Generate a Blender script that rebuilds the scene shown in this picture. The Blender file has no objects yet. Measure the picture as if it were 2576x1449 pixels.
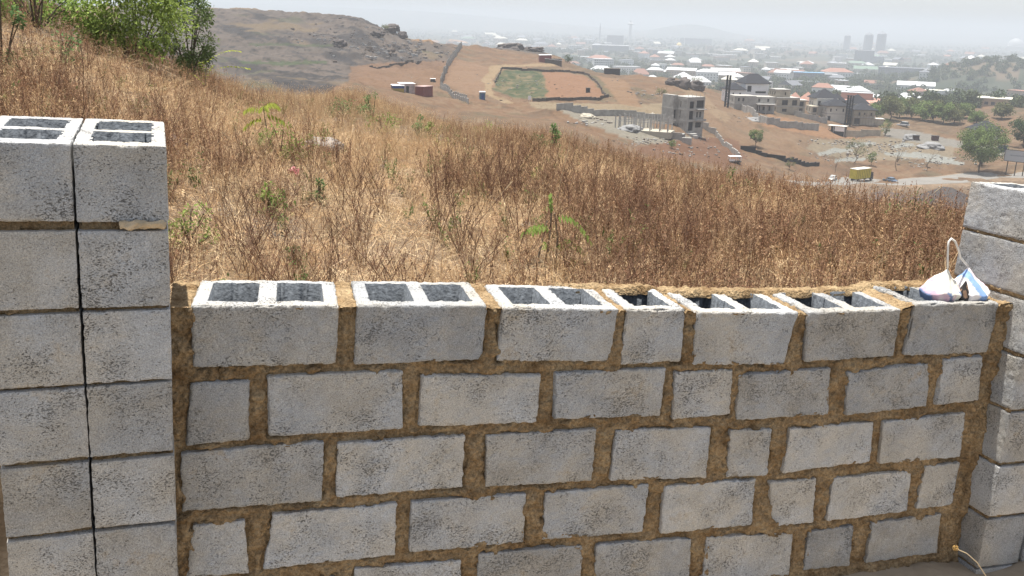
import bpy, math, random
import numpy as np
from mathutils import Matrix, Vector
random.seed(7)
SC = bpy.context.scene
COL = SC.collection
R_ = math.radians

# ------------------------------------------------------------------ camera
F = 2281.0                                   # focal length in units of a 2576 px wide frame
PITCH = math.atan2(724.5 - 47.0, F); ROLL = math.atan(0.028)
CAMZ = 2.2
HAZE_D = 0.00036
_up = np.array([math.sin(ROLL) * math.cos(PITCH), math.cos(ROLL) * math.cos(PITCH), -math.sin(PITCH)])
_fw = np.array([0, 0, 1.0]) - _up * _up[2]; _fw /= np.linalg.norm(_fw)
_rt = np.cross(_up, _fw)                      # camera coords are x right, y up, z forward (left handed)
if _rt[0] < 0: _rt = -_rt
M = np.stack([_rt, _fw, _up])                 # camera coords -> world
CAM = np.array([0, 0, CAMZ])
cd = bpy.data.cameras.new('camera'); cam = bpy.data.objects.new('camera', cd); COL.objects.link(cam)
cd.sensor_width = 36; cd.lens = 36 * F / 2576; cd.clip_start = 0.05; cd.clip_end = 60000
cx = M @ np.array([1, 0, 0]); cy = M @ np.array([0, 1, 0]); cz = -(M @ np.array([0, 0, 1]))
cam.matrix_world = Matrix([[cx[i], cy[i], cz[i], CAM[i]] for i in range(3)] + [[0, 0, 0, 1]])
SC.camera = cam

# frame of the block wall (measured): u along it, v up, n away from the camera
RW = np.array([[0.94645246, 0.07247124, -0.31460399], [0.00798617, 0.96892536, 0.24722431], [0.32274443, -0.23649854, 0.91646302]])
RP = np.array([[0.9327361, 0.08115014, -0.35130903], [0.02843515, 0.95475283, 0.29603798], [0.35943681, -0.28611483, 0.88822491]])
MW = M @ RW; MP = M @ RP

# ------------------------------------------------------------------ light
sd = MW @ np.array([-0.12, 1.0, 0.12]); sd /= np.linalg.norm(sd)
SUN_EL = math.asin(sd[2]); SUN_AZ = math.atan2(sd[0], sd[1])
w = bpy.data.worlds.new('World'); SC.world = w; w.use_nodes = True
nt = w.node_tree; bg = nt.nodes['Background']
sky = nt.nodes.new('ShaderNodeTexSky'); sky.sky_type = 'NISHITA'; sky.sun_disc = False
sky.sun_elevation = SUN_EL; sky.sun_rotation = SUN_AZ; sky.air_density = 1.0; sky.dust_density = 2.0; sky.ozone_density = 1.0; sky.altitude = 500
hs = nt.nodes.new('ShaderNodeHueSaturation'); hs.inputs['Saturation'].default_value = 0.45
nt.links.new(sky.outputs[0], hs.inputs['Color']); nt.links.new(hs.outputs[0], bg.inputs[0]); bg.inputs[1].default_value = 0.08
ld = bpy.data.lights.new('sun', 'SUN'); ld.energy = 4.1; ld.angle = R_(0.6); ld.color = (1.0, 0.955, 0.88)
lo = bpy.data.objects.new('sun', ld); COL.objects.link(lo)
lo.rotation_euler = Vector([float(a) for a in sd]).to_track_quat('Z', 'Y').to_euler(); lo.location = (0, 0, 30)
SC.view_settings.view_transform = 'Standard'; SC.view_settings.look = 'None'
SC.view_settings.exposure = 1.25; SC.view_settings.gamma = 1.0
SC.cycles.max_bounces = 6; SC.cycles.diffuse_bounces = 3; SC.cycles.volume_bounces = 1
SC.cycles.transparent_max_bounces = 8; SC.cycles.use_denoising = True

# ------------------------------------------------------------------ pixel helpers (2576 px wide frame)
def rays(px, py):
    px = np.asarray(px, float); py = np.asarray(py, float)
    c = np.stack([px - 1288, -(py - 724.5), np.full_like(px, F)], -1)
    return c @ M.T
def at(px, py, d):
    r = rays(px, py); t = d / math.hypot(r[0], r[1]); return CAM + r * t
def proj(P):
    c = (np.asarray(P) - CAM) @ M
    z = np.where(c[..., 2] > 0.01, c[..., 2], 0.01)
    px = 1288 + F * c[..., 0] / z; py = 724.5 - F * c[..., 1] / z
    return np.where(c[..., 2] > 0.01, px, -9999), py

# ------------------------------------------------------------------ noise
def _h(ix, iy, iz, seed):
    n = (ix * 374761393 + iy * 668265263 + iz * 1274126177 + seed * 974634777) & 0xFFFFFFFF
    n = ((n ^ (n >> 13)) * 1274126177) & 0xFFFFFFFF
    n = ((n ^ (n >> 16)) * 2246822519) & 0xFFFFFFFF
    return ((n ^ (n >> 15)) & 0xFFFFFF) / float(0x7FFFFF) - 1.0
def noise3(p, seed=0):
    p = np.asarray(p, float); i = np.floor(p).astype(np.int64); f = p - i; f = f * f * (3 - 2 * f)
    o = 0
    for a in (0, 1):
        for b in (0, 1):
            for c in (0, 1):
                wgt = (f[..., 0] if a else 1 - f[..., 0]) * (f[..., 1] if b else 1 - f[..., 1]) * (f[..., 2] if c else 1 - f[..., 2])
                o = o + wgt * _h(i[..., 0] + a, i[..., 1] + b, i[..., 2] + c, seed)
    return o
def fbm(p, oct=4, seed=0, gain=0.5):
    p = np.asarray(p, float); s = 0; a = 1.0
    for k in range(oct):
        s = s + a * noise3(p * (2 ** k), seed + k * 17); a *= gain
    return s
def fbm2(x, y, sc, oct=4, seed=0, gain=0.5):
    return fbm(np.stack([x * sc, y * sc, np.zeros_like(x)], -1), oct, seed, gain)
def sstep(a, b, x):
    t = np.clip((x - a) / (b - a), 0, 1); return t * t * (3 - 2 * t)

# ------------------------------------------------------------------ object helpers
def tag(o, label=None, cat=None, group=None, kind=None):
    if label: o['label'] = label
    if cat: o['category'] = cat
    if group: o['group'] = group
    if kind: o['kind'] = kind
    return o
def thing(name, label, cat, loc=(0, 0, 0), rotz=0, group=None, mat3=None):
    o = bpy.data.objects.new(name, None); COL.objects.link(o); o.empty_display_size = 0.2
    if mat3 is not None:
        o.matrix_world = Matrix([[mat3[i][0], mat3[i][1], mat3[i][2], loc[i]] for i in range(3)] + [[0, 0, 0, 1]])
    else:
        o.location = [float(a) for a in loc]; o.rotation_euler = (0, 0, rotz)
    return tag(o, label, cat, group, 'thing')
def raw_mesh(name, V, Fc, mat, smooth=False, attr=None):
    """V (n,3), Fc (m,4) or (m,3) array or list of faces"""
    me = bpy.data.meshes.new(name)
    V = np.asarray(V, np.float32)
    if isinstance(Fc, np.ndarray):
        k = Fc.shape[1]; m = len(Fc)
        me.vertices.add(len(V)); me.vertices.foreach_set('co', V.ravel())
        me.loops.add(m * k); me.loops.foreach_set('vertex_index', Fc.ravel().astype(np.int32))
        me.polygons.add(m); me.polygons.foreach_set('loop_start', np.arange(0, m * k, k, dtype=np.int32))
    else:
        me.from_pydata([tuple(map(float, v)) for v in V], [], Fc)
    for mm in (mat if isinstance(mat, (list, tuple)) else [mat]): me.materials.append(mm)
    if smooth: me.polygons.foreach_set('use_smooth', np.ones(len(me.polygons), bool))
    if attr is not None:
        a = me.color_attributes.new('Col', 'FLOAT_COLOR', 'POINT')
        c = np.ones((len(V), 4), np.float32); c[:, :3] = attr; a.data.foreach_set('color', c.ravel())
    me.update(calc_edges=True)
    return me
def link(name, me, parent=None, loc=None):
    o = bpy.data.objects.new(name, me); COL.objects.link(o)
    if parent is not None: o.parent = parent
    if loc is not None: o.location = [float(a) for a in loc]
    return o
class MB:
    def __init__(s): s.v = []; s.f = []; s.m = []
    def add(s, vs, fs, mi=0):
        b = len(s.v); s.v += [tuple(map(float, v)) for v in vs]; s.f += [tuple(b + i for i in f) for f in fs]; s.m += [mi] * len(fs); return s
    def box(s, x0, x1, y0, y1, z0, z1, mi=0, rz=0, c=None):
        vs = [(x, y, z) for z in (z0, z1) for x, y in ((x0, y0), (x1, y0), (x1, y1), (x0, y1))]
        if rz:
            cx_, cy_ = c or ((x0 + x1) / 2, (y0 + y1) / 2); ca, sa = math.cos(rz), math.sin(rz)
            vs = [(cx_ + (x - cx_) * ca - (y - cy_) * sa, cy_ + (x - cx_) * sa + (y - cy_) * ca, z) for x, y, z in vs]
        return s.add(vs, [(3, 2, 1, 0), (4, 5, 6, 7), (0, 1, 5, 4), (1, 2, 6, 5), (2, 3, 7, 6), (3, 0, 4, 7)], mi)
    def tube(s, pts, r, n=6, mi=0, r1=None):
        pts = [Vector(p) for p in pts]; rings = []
        L = len(pts)
        for i, p in enumerate(pts):
            t = (pts[min(i + 1, L - 1)] - pts[max(i - 1, 0)]).normalized()
            a = t.orthogonal().normalized(); b = t.cross(a)
            if i and rings:
                a = (pa - t * pa.dot(t)).normalized(); b = t.cross(a)
            pa = a
            rr = r if r1 is None else r + (r1 - r) * i / (L - 1)
            rings.append([p + a * math.cos(k * 2 * math.pi / n) * rr + b * math.sin(k * 2 * math.pi / n) * rr for k in range(n)])
        vs = [v for g in rings for v in g]; fs = []
        for i in range(L - 1):
            for k in range(n):
                k2 = (k + 1) % n; fs.append((i * n + k, i * n + k2, (i + 1) * n + k2, (i + 1) * n + k))
        fs.append(tuple(range(n - 1, -1, -1))); fs.append(tuple((L - 1) * n + k for k in range(n)))
        return s.add(vs, fs, mi)
    def poly(s, pts, z0, z1, mi=0):
        n = len(pts); vs = [(x, y, z0) for x, y in pts] + [(x, y, z1) for x, y in pts]
        return s.add(vs, [tuple(range(n - 1, -1, -1)), tuple(range(n, 2 * n))] + [(i, (i + 1) % n, n + (i + 1) % n, n + i) for i in range(n)], mi)
    def hip(s, x0, x1, y0, y1, z, h, ridge=0.3, th=0.15, mi=0):
        """hip roof with thickness; ridge along the longer side"""
        lx, ly = x1 - x0, y1 - y0; cx_, cy_ = (x0 + x1) / 2, (y0 + y1) / 2
        if lx >= ly: a = (cx_ - lx * ridge / 2, cy_); b = (cx_ + lx * ridge / 2, cy_)
        else: a = (cx_, cy_ - ly * ridge / 2); b = (cx_, cy_ + ly * ridge / 2)
        vs = [(x0, y0, z), (x1, y0, z), (x1, y1, z), (x0, y1, z), (x0, y0, z - th), (x1, y0, z - th), (x1, y1, z - th), (x0, y1, z - th), (a[0], a[1], z + h), (b[0], b[1], z + h)]
        if lx >= ly: top = [(0, 1, 9, 8), (1, 2, 9), (2, 3, 8, 9), (3, 0, 8)]
        else: top = [(0, 1, 8), (1, 2, 9, 8), (2, 3, 9), (3, 0, 8, 9)]
        return s.add(vs, top + [(7, 6, 5, 4), (4, 5, 1, 0), (5, 6, 2, 1), (6, 7, 3, 2), (7, 4, 0, 3)], mi)
    def mesh(s, name, mats, smooth=False):
        me = bpy.data.meshes.new(name); me.from_pydata(s.v, [], s.f)
        for mm in (mats if isinstance(mats, (list, tuple)) else [mats]): me.materials.append(mm)
        if any(s.m): me.polygons.foreach_set('material_index', s.m)
        if smooth: me.polygons.foreach_set('use_smooth', [True] * len(s.f))
        me.update(); return me
    def obj(s, name, mats, parent=None, loc=None, smooth=False):
        return link(name, s.mesh(name, mats, smooth), parent, loc)

# ------------------------------------------------------------------ materials
def mat(name, color, rough=0.9, var=0.0, vscale=5.0, col2=None, bump=0.0, bscale=40.0, metallic=0.0, spec=0.3, rnd=0.0, attr=False, coord='Object', grain=0.0, gscale=120.0):
    m = bpy.data.materials.new(name); m.use_nodes = True; t = m.node_tree; N = t.nodes; L = t.links
    b = N['Principled BSDF']; b.inputs['Roughness'].default_value = rough; b.inputs['Metallic'].default_value = metallic
    b.inputs['Specular IOR Level'].default_value = spec
    tc = N.new('ShaderNodeTexCoord')
    if attr:
        a = N.new('ShaderNodeAttribute'); a.attribute_name = 'Col'; src = a.outputs['Color']
    else:
        rgb = N.new('ShaderNodeRGB'); rgb.outputs[0].default_value = (*color, 1); src = rgb.outputs[0]
    if var > 0 or col2:
        nz = N.new('ShaderNodeTexNoise'); nz.inputs['Scale'].default_value = vscale; nz.inputs['Detail'].default_value = 6; nz.inputs['Roughness'].default_value = 0.65
        L.new(tc.outputs[coord], nz.inputs['Vector'])
        mr = N.new('ShaderNodeMapRange'); mr.inputs[1].default_value = 0.35; mr.inputs[2].default_value = 0.65
        L.new(nz.outputs['Fac'], mr.inputs[0])
        if col2:
            mx = N.new('ShaderNodeMix'); mx.data_type = 'RGBA'; L.new(mr.outputs[0], mx.inputs[0]); L.new(src, mx.inputs[6]); mx.inputs[7].default_value = (*col2, 1); src = mx.outputs[2]
        else:
            mr.inputs[3].default_value = 1 - var; mr.inputs[4].default_value = 1 + var
            vm = N.new('ShaderNodeVectorMath'); vm.operation = 'SCALE'; L.new(src, vm.inputs[0]); L.new(mr.outputs[0], vm.inputs['Scale']); src = vm.outputs[0]
    if grain > 0:
        n3 = N.new('ShaderNodeTexNoise'); n3.inputs['Scale'].default_value = gscale; n3.inputs['Detail'].default_value = 4; n3.inputs['Roughness'].default_value = .75; L.new(tc.outputs[coord], n3.inputs['Vector'])
        m3 = N.new('ShaderNodeMapRange'); m3.inputs[1].default_value = 0.32; m3.inputs[2].default_value = 0.68; m3.inputs[3].default_value = 1 - grain; m3.inputs[4].default_value = 1 + grain; L.new(n3.outputs['Fac'], m3.inputs[0])
        vm = N.new('ShaderNodeVectorMath'); vm.operation = 'SCALE'; L.new(src, vm.inputs[0]); L.new(m3.outputs[0], vm.inputs['Scale']); src = vm.outputs[0]
    if rnd > 0:
        oi = N.new('ShaderNodeObjectInfo'); m2 = N.new('ShaderNodeMapRange'); m2.inputs[3].default_value = 1 - rnd; m2.inputs[4].default_value = 1 + rnd
        L.new(oi.outputs['Random'], m2.inputs[0])
        vm = N.new('ShaderNodeVectorMath'); vm.operation = 'SCALE'; L.new(src, vm.inputs[0]); L.new(m2.outputs[0], vm.inputs['Scale']); src = vm.outputs[0]
    L.new(src, b.inputs['Base Color'])
    if bump > 0:
        n2 = N.new('ShaderNodeTexNoise'); n2.inputs['Scale'].default_value = bscale; n2.inputs['Detail'].default_value = 5
        L.new(tc.outputs[coord], n2.inputs['Vector'])
        bp = N.new('ShaderNodeBump'); bp.inputs['Strength'].default_value = 1; bp.inputs['Distance'].default_value = bump
        L.new(n2.outputs['Fac'], bp.inputs['Height']); L.new(bp.outputs[0], b.inputs['Normal'])
    return m

# ------------------------------------------------------------------ terrain
PLAIN = [(700, -53), (900, -60), (1150, -66), (1500, -71), (2200, -78), (4000, -85), (8000, -92), (14000, -98), (30000, -110)]
COLS = {
 -700: [(760, 5), (350, 8), (120, 14), (-100, 24), (-160, 40), (-60, 80), (60, 150), (150, 240), (120, 300), (80, 400), (40, 460), (20, 520)],
 -200: [(720, 5.3), (330, 7.5), (150, 12), (0, 20), (-60, 28), (0, 50), (150, 120), (200, 240), (190, 310), (120, 400), (60, 460), (15, 520)],
 100: [(700, 5.4), (400, 7.5), (230, 12), (75, 19), (10, 26), (40, 40), (190, 120), (210, 240), (190, 310), (115, 400), (55, 460), (10, 520)],
 430: [(700, 5.5), (470, 8), (320, 12), (210, 18), (172, 22), (195, 32), (230, 80), (250, 150), (205, 240), (190, 310), (120, 400), (60, 460), (14, 520)],
 640: [(700, 5.6), (500, 8.5), (360, 13), (282, 20), (252, 28), (275, 42), (300, 80), (270, 150), (205, 240), (188, 310), (120, 400), (60, 460), (20, 520)],
 900: [(700, 5.8), (520, 9), (380, 15), (296, 24), (242, 42), (268, 57), (290, 90), (270, 160), (205, 260), (185, 330), (150, 370), (100, 420), (60, 470), (40, 520)],
 1040: [(700, 5.9), (520, 9), (395, 15), (320, 24), (295, 34), (320, 45), (330, 90), (300, 160), (250, 250), (235, 275), (180, 370), (140, 420), (98, 480)],
 1150: [(700, 6), (540, 9), (420, 14), (360, 21), (338, 27), (360, 38), (370, 80), (340, 150), (275, 240), (258, 262), (215, 330), (160, 410), (112, 500)],
 1300: [(700, 6.1), (540, 9), (430, 14), (370, 20), (356, 25), (380, 36), (390, 80), (350, 150), (285, 245), (255, 290), (200, 370), (170, 430), (130, 500), (113, 540)],
 1400: [(700, 6.2), (550, 9), (440, 14), (385, 20), (370, 24), (400, 36), (410, 80), (370, 150), (290, 245), (262, 275), (200, 370), (175, 420), (150, 480), (137, 520)],
 1530: [(700, 6.2), (560, 9), (460, 14), (420, 19), (408, 23), (440, 36), (450, 80), (400, 150), (345, 225), (320, 240), (265, 290), (200, 400), (183, 430)],
 1700: [(700, 6.3), (580, 9), (490, 13), (455, 18), (448, 20), (485, 36), (490, 80), (440, 150), (375, 225), (330, 262), (300, 285), (260, 330), (215, 400), (197, 450)],
 1850: [(700, 6.4), (590, 9), (510, 12.5), (485, 17), (483, 19), (525, 36), (530, 80), (480, 150), (415, 235), (370, 275), (345, 295), (300, 330), (265, 385), (240, 440)],
 2000: [(700, 6.4), (600, 9), (535, 12), (512, 15), (512, 18), (560, 36), (570, 80), (520, 150), (465, 240), (400, 290), (340, 330), (300, 370), (270, 410), (254, 450)],
 2150: [(700, 6.5), (610, 9), (560, 11.5), (545, 14), (548, 16), (600, 36), (600, 80), (550, 170), (500, 250), (480, 270), (455, 294), (400, 330), (340, 375), (300, 415), (268, 480)],
 2400: [(705, 6.6), (630, 8.5), (600, 11), (590, 13), (600, 16), (660, 36), (650, 80), (600, 150), (540, 225), (500, 262), (452, 304), (400, 345), (340, 400), (300, 450), (265, 560)],
 2700: [(720, 6.8), (650, 8.5), (620, 11), (615, 13), (630, 16), (700, 36), (690, 80), (640, 150), (560, 225), (510, 265), (449, 318), (400, 355), (340, 410), (300, 470), (262, 600)],
 3400: [(760, 7), (700, 8.5), (670, 11), (665, 13), (680, 16), (760, 36), (740, 80), (680, 150), (600, 225), (550, 265), (480, 330), (430, 370), (370, 430), (320, 490), (285, 600)],
}
RINGS = np.concatenate([np.geomspace(0.3, 3, 22)[:-1], np.geomspace(3, 45, 210)[:-1], np.geomspace(45, 200, 40)[:-1], np.linspace(200, 620, 250)[:-1], np.geomspace(620, 3000, 90)[:-1], np.geomspace(3000, 23000, 40)])
def _cols():
    A = []; Z = []
    for px, L in sorted(COLS.items()):
        ds = []; az = []; zz = []
        for py, d in L:
            p = at(px, py, d); ds.append(d); az.append(math.atan2(p[0], p[1])); zz.append(p[2])
        dl = ds[-1]; plz = [(d, z) for d, z in PLAIN if d > dl + 120]
        for d, z in plz: ds.append(d); zz.append(z); az.append(az[-1])
        A.append(np.interp(RINGS, ds, az)); Z.append(np.interp(RINGS, ds, zz))
    return np.array(A), np.array(Z)
CA, CZ = _cols()
AZ = np.concatenate([np.linspace(R_(-100), R_(-34), 60)[:-1], np.linspace(R_(-34), R_(34), 640), np.linspace(R_(34), R_(100), 60)[1:]])
HZ = np.stack([np.interp(AZ, CA[:, i], CZ[:, i]) for i in range(len(RINGS))], 1)       # (az, ring)
def _blur(a, k, ax):
    for _ in range(k):
        p = np.pad(a, [(1, 1) if i == ax else (0, 0) for i in range(2)], 'edge')
        a = (p[:-2] + 2 * p[1:-1] + p[2:]) / 4 if ax == 0 else (p[:, :-2] + 2 * p[:, 1:-1] + p[:, 2:]) / 4
    return a
HZ = _blur(_blur(HZ, 10, 0), 4, 1)
GX = np.sin(AZ)[:, None] * RINGS[None]; GY = np.cos(AZ)[:, None] * RINGS[None]
DD = np.broadcast_to(RINGS[None], GX.shape)
def _bump(px, py, d, w, h, wd=None):
    p = at(px, py, d); rx, ry = GX - p[0], GY - p[1]; a = math.atan2(p[0], p[1])
    al = rx * math.cos(a) - ry * math.sin(a); de = rx * math.sin(a) + ry * math.cos(a)
    return h * np.exp(-(al / w) ** 2 - (de / (wd or w)) ** 2)
HZ = HZ + _bump(2540, 200, 1400, 110, 17, 160) + _bump(2430, 200, 1350, 60, 9, 120) + _bump(2680, 200, 1350, 120, 20, 160)
HZ = HZ + _bump(1735, 90, 7500, 330, 95, 600) + _bump(1120, 70, 9000, 1500, 90, 900) + _bump(200, 50, 9000, 3000, 180, 900) + _bump(2350, 90, 12000, 2500, 60, 900)
# ground roughness by distance
nf = fbm2(GX, GY, 1.3, 3, 5) * 0.05 * sstep(3, 8, DD) * (1 - sstep(45, 90, DD))
nm = fbm2(GX, GY, 0.09, 4, 9) * 0.9 * sstep(120, 220, DD) * (1 - sstep(620, 900, DD))
HZ = HZ + nf + nm
PXm, PYm = proj(np.stack([GX, GY, HZ], -1))
# craggy rock on the inselberg to the left
rockm = np.maximum(sstep(330, 380, DD), sstep(120, 150, DD) * (1 - sstep(880, 930, PXm))) * (1 - sstep(520, 580, DD)) * (1 - sstep(1080, 1180, PXm))
HZ = HZ + rockm * (np.abs(fbm2(GX, GY, 0.045, 6, 31, .55)) * 1.3 + np.abs(fbm2(GX, GY, 0.25, 3, 35)) * 0.5 + np.abs(fbm2(GX + 40, GY, 0.2, 3, 33)) * 1.0 * sstep(850, 950, PXm) * 1.3) - rockm * 0.9
# the lower yard on the camera side of the block wall
wn = (np.stack([GX, GY, np.zeros_like(GX) - 0.0], -1) - np.array([0, 0, CAMZ])) @ MW[:, 2] ; 
wn = GX * MW[0, 2] + GY * MW[1, 2] + (-1.6) * MW[2, 2]
side = sstep(3.06, 3.3, wn)
FRONTZ = -0.22 + fbm2(GX, GY, 3.0, 3, 3) * 0.03
HZ = np.where(side < 1, FRONTZ * (1 - side) + HZ * side, HZ)
def ground(x, y):
    d = math.hypot(x, y); a = math.atan2(x, y)
    i = np.interp(a, AZ, np.arange(len(AZ))); j = np.interp(d, RINGS, np.arange(len(RINGS)))
    i0 = min(int(i), len(AZ) - 2); j0 = min(int(j), len(RINGS) - 2); fi, fj = i - i0, j - j0
    return float(HZ[i0, j0] * (1 - fi) * (1 - fj) + HZ[i0 + 1, j0] * fi * (1 - fj) + HZ[i0, j0 + 1] * (1 - fi) * fj + HZ[i0 + 1, j0 + 1] * fi * fj)
def on(px, d, dz=0.0):
    """ground point under picture column px at horizontal distance d"""
    p = at(px, 300, d)
    for _ in range(3):
        z = ground(p[0], p[1]); _, py = proj(np.array([p[0], p[1], z])); p = at(px, float(py), d)
    return np.array([p[0], p[1], ground(p[0], p[1]) + dz])
def hit(px, py, dmin=100, dmax=3000):
    """first ground point met by the sight line through (px,py) beyond dmin"""
    ds = np.geomspace(dmin, dmax, 500); last = None
    r = rays(px, py); r = r / math.hypot(r[0], r[1])
    for d in ds:
        p = CAM + r * d
        if p[2] < ground(p[0], p[1]): return np.array([p[0], p[1], ground(p[0], p[1])])
    p = CAM + r * dmax
    return np.array([p[0], p[1], ground(p[0], p[1])])
# ------------------------------------------------------------------ terrain colours (what each patch of ground is)
def inpoly(x, y, P):
    c = np.zeros(x.shape, bool); n = len(P)
    for i in range(n):
        x0, y0 = P[i]; x1, y1 = P[(i + 1) % n]
        if y0 == y1: continue
        k = ((y0 > y) != (y1 > y)) & (x < (x1 - x0) * (y - y0) / (y1 - y0) + x0); c ^= k
    return c
X0 = PXm; Y0 = PYm
PXm, PYm = proj(np.stack([GX, GY, HZ], -1))
# patch outlines wander a little with the ground
PXn = PXm + fbm2(GX, GY, 0.06, 3, 41) * 6; PYn = PYm + fbm2(GX, GY, 0.06, 3, 43) * 2.5
CL = np.zeros(GX.shape + (3,)); 
def mixc(mask, c):
    global CL
    m = np.clip(mask, 0, 1)[..., None]; CL = CL * (1 - m) + np.array(c) * m
n1 = fbm2(GX, GY, 0.03, 5, 51); n2 = fbm2(GX, GY, 0.25, 4, 53); n3 = fbm2(GX, GY, 0.9, 4, 55)
CL[:] = (0.30, 0.215, 0.135)
near = 1 - sstep(45, 90, DD); mid = sstep(60, 110, DD) * (1 - sstep(560, 700, DD)); far = sstep(540, 680, DD)
mixc(near * sstep(0.1, 0.7, n3), (0.33, 0.24, 0.16)); mixc(near * sstep(0.25, 0.8, fbm2(GX, GY, 0.5, 4, 60)), (0.21, 0.17, 0.14))
mixc(near * sstep(0.2, 0.9, -n3), (0.25, 0.15, 0.085))
mixc(mid, (0.315, 0.185, 0.11)); mixc(mid * sstep(-0.1, 0.8, n1), (0.26, 0.17, 0.105)); mixc(mid * sstep(0.1, 0.8, n2) * 0.7, (0.22, 0.15, 0.10)); mixc(mid * sstep(0.2, 0.9, -n2) * 0.8, (0.36, 0.24, 0.15))
gl = np.abs(fbm2(GX + 3 * fbm2(GX, GY, .02, 2, 97), GY, 0.022, 4, 96)); gm = np.abs(fbm2(GX, GY + 5, 0.06, 4, 98))
mixc(mid * sstep(0.05, 0.0, gl) * .8, (0.19, 0.115, 0.07)); mixc(mid * sstep(0.045, 0.0, gm) * .7, (0.40, 0.28, 0.18)); mixc(mid * sstep(.35, .9, fbm2(GX, GY, .13, 5, 99)) * .6, (0.20, 0.17, 0.11))
def patch(P, c, a=1.0, d0=150, d1=700):
    mixc(inpoly(PXn, PYn, P) * (DD > d0) * (DD < d1) * a, c)
# rock of the inselberg
RK = (0.19, 0.15, 0.13)
st = fbm(np.stack([GX * 0.02 + GY * 0.02, GY * 0.10 - GX * 0.04, GX * 0], -1), 4, 71)
rk = rockm * inpoly(PXn, PYn, [(300, -80), (1010, 40), (1040, 100), (1165, 108), (1140, 150), (1100, 170), (1000, 172), (930, 180), (930, 184), (900, 200), (840, 216), (790, 300), (300, 300)])
mixc(rk, RK); mixc(rk * sstep(0.0, 0.8, st), (0.20, 0.165, 0.145)); mixc(rk * sstep(0.1, 0.5, -st), (0.105, 0.09, 0.086))
st2 = fbm(np.stack([GX * 0.15 + GY * 0.11, GY * 0.02 - GX * 0.012, GX * 0], -1), 4, 72)
mixc(rk * sstep(0.15, 0.5, st2) * .7, (0.24, 0.19, 0.165)); mixc(rk * sstep(0.2, 0.6, -st2) * .8, (0.075, 0.07, 0.075)); mixc(rk * sstep(0.3, 0.8, fbm2(GX, GY, .6, 3, 73)) * .8, (0.06, 0.055, 0.055)); mixc(rk * sstep(0.45, 0.9, fbm2(GX, GY, 0.05, 4, 75)), (0.27, 0.20, 0.135))
mixc(rk * sstep(0.8, 1.1, np.abs(fbm2(GX, GY, 0.035, 4, 77))) * .6, (0.15, 0.15, 0.09))
patch([(600, 150), (700, 156), (820, 152), (820, 158), (700, 164), (610, 160)], (0.10, 0.135, 0.06), 0.8)
patch([(620, 108), (760, 112), (860, 108), (860, 114), (760, 118), (640, 115)], (0.11, 0.135, 0.07), 0.7)
patch([(500, 8), (700, 12), (900, 30), (960, 45), (960, 52), (880, 38), (700, 24), (500, 20)], (0.36, 0.25, 0.16), 0.85)
patch([(880, 165), (1160, 150), (1115, 215), (1000, 230), (880, 205)], (0.33, 0.19, 0.115), 0.8)
patch([(1035, 84), (1160, 100), (1165, 112), (1035, 104)], (0.45, 0.265, 0.14))
patch([(1170, 95), (1250, 100), (1320, 125), (1380, 130), (1375, 140), (1200, 112)], (0.165, 0.145, 0.13), 0.9)
patch([(1150, 150), (1245, 170), (1250, 215), (1200, 245), (1120, 210)], (0.39, 0.235, 0.145), 0.8)
patch([(1235, 165), (1400, 158), (1400, 166), (1262, 172), (1235, 215), (1245, 240), (1300, 262), (1270, 262), (1222, 235), (1215, 205)], (0.47, 0.33, 0.20))
# walled plot: green left half, bare right half
patch([(1262, 174), (1368, 177), (1375, 250), (1290, 246), (1240, 222)], (0.17, 0.165, 0.085))
gp = inpoly(PXn, PYn, [(1262, 174), (1368, 177), (1375, 250), (1290, 246), (1240, 222)]) * (DD > 150) * (DD < 600)
mixc(gp * sstep(0.0, 0.35, fbm2(GX, GY, 0.5, 3, 81)), (0.085, 0.12, 0.055)); mixc(gp * sstep(0.25, 0.6, -fbm2(GX, GY, 0.4, 3, 82)), (0.30, 0.23, 0.13))
patch([(1368, 178), (1470, 185), (1530, 246), (1375, 250)], (0.40, 0.215, 0.125))
patch([(1330, 258), (1700, 262), (1690, 290), (1500, 285), (1340, 272)], (0.42, 0.32, 0.21), 0.9)
patch([(1500, 190), (1570, 200), (1620, 270), (1570, 262), (1510, 225)], (0.40, 0.24, 0.14), 0.8)
patch([(1420, 180), (1500, 190), (1545, 245), (1530, 246), (1470, 188)], (0.20, 0.17, 0.10), 0.8)
patch([(1390, 270), (1460, 278), (1640, 300), (1640, 318), (1700, 338), (1780, 345), (1760, 365), (1600, 360), (1520, 330), (1440, 300)], (0.40, 0.36, 0.30), 0.9)
patch([(1760, 345), (1860, 350), (1880, 400), (1680, 385), (1640, 365)], (0.27, 0.14, 0.085), 0.9)
patch([(1590, 372), (1700, 350), (1850, 385), (1870, 420), (1640, 400)], (0.26, 0.135, 0.08), 0.9)
patch([(1780, 230), (1830, 250), (1900, 290), (1900, 330), (2100, 350), (2040, 390), (1900, 370), (1790, 330), (1760, 280)], (0.36, 0.235, 0.15), 0.6)
patch([(1700, 212), (1770, 235), (1840, 300), (1830, 310), (1760, 260)], (0.43, 0.30, 0.19), 0.7)
patch([(1930, 285), (2060, 318), (2170, 350), (2060, 345), (1920, 318)], (0.45, 0.25, 0.14), 0.9)
patch([(2050, 350), (2400, 345), (2400, 400), (2120, 400), (2030, 375)], (0.40, 0.33, 0.24), 0.7)
patch([(2210, 322), (2300, 330), (2576, 385), (2576, 400), (2400, 372), (2230, 345)], (0.36, 0.33, 0.30), 0.9)
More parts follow.
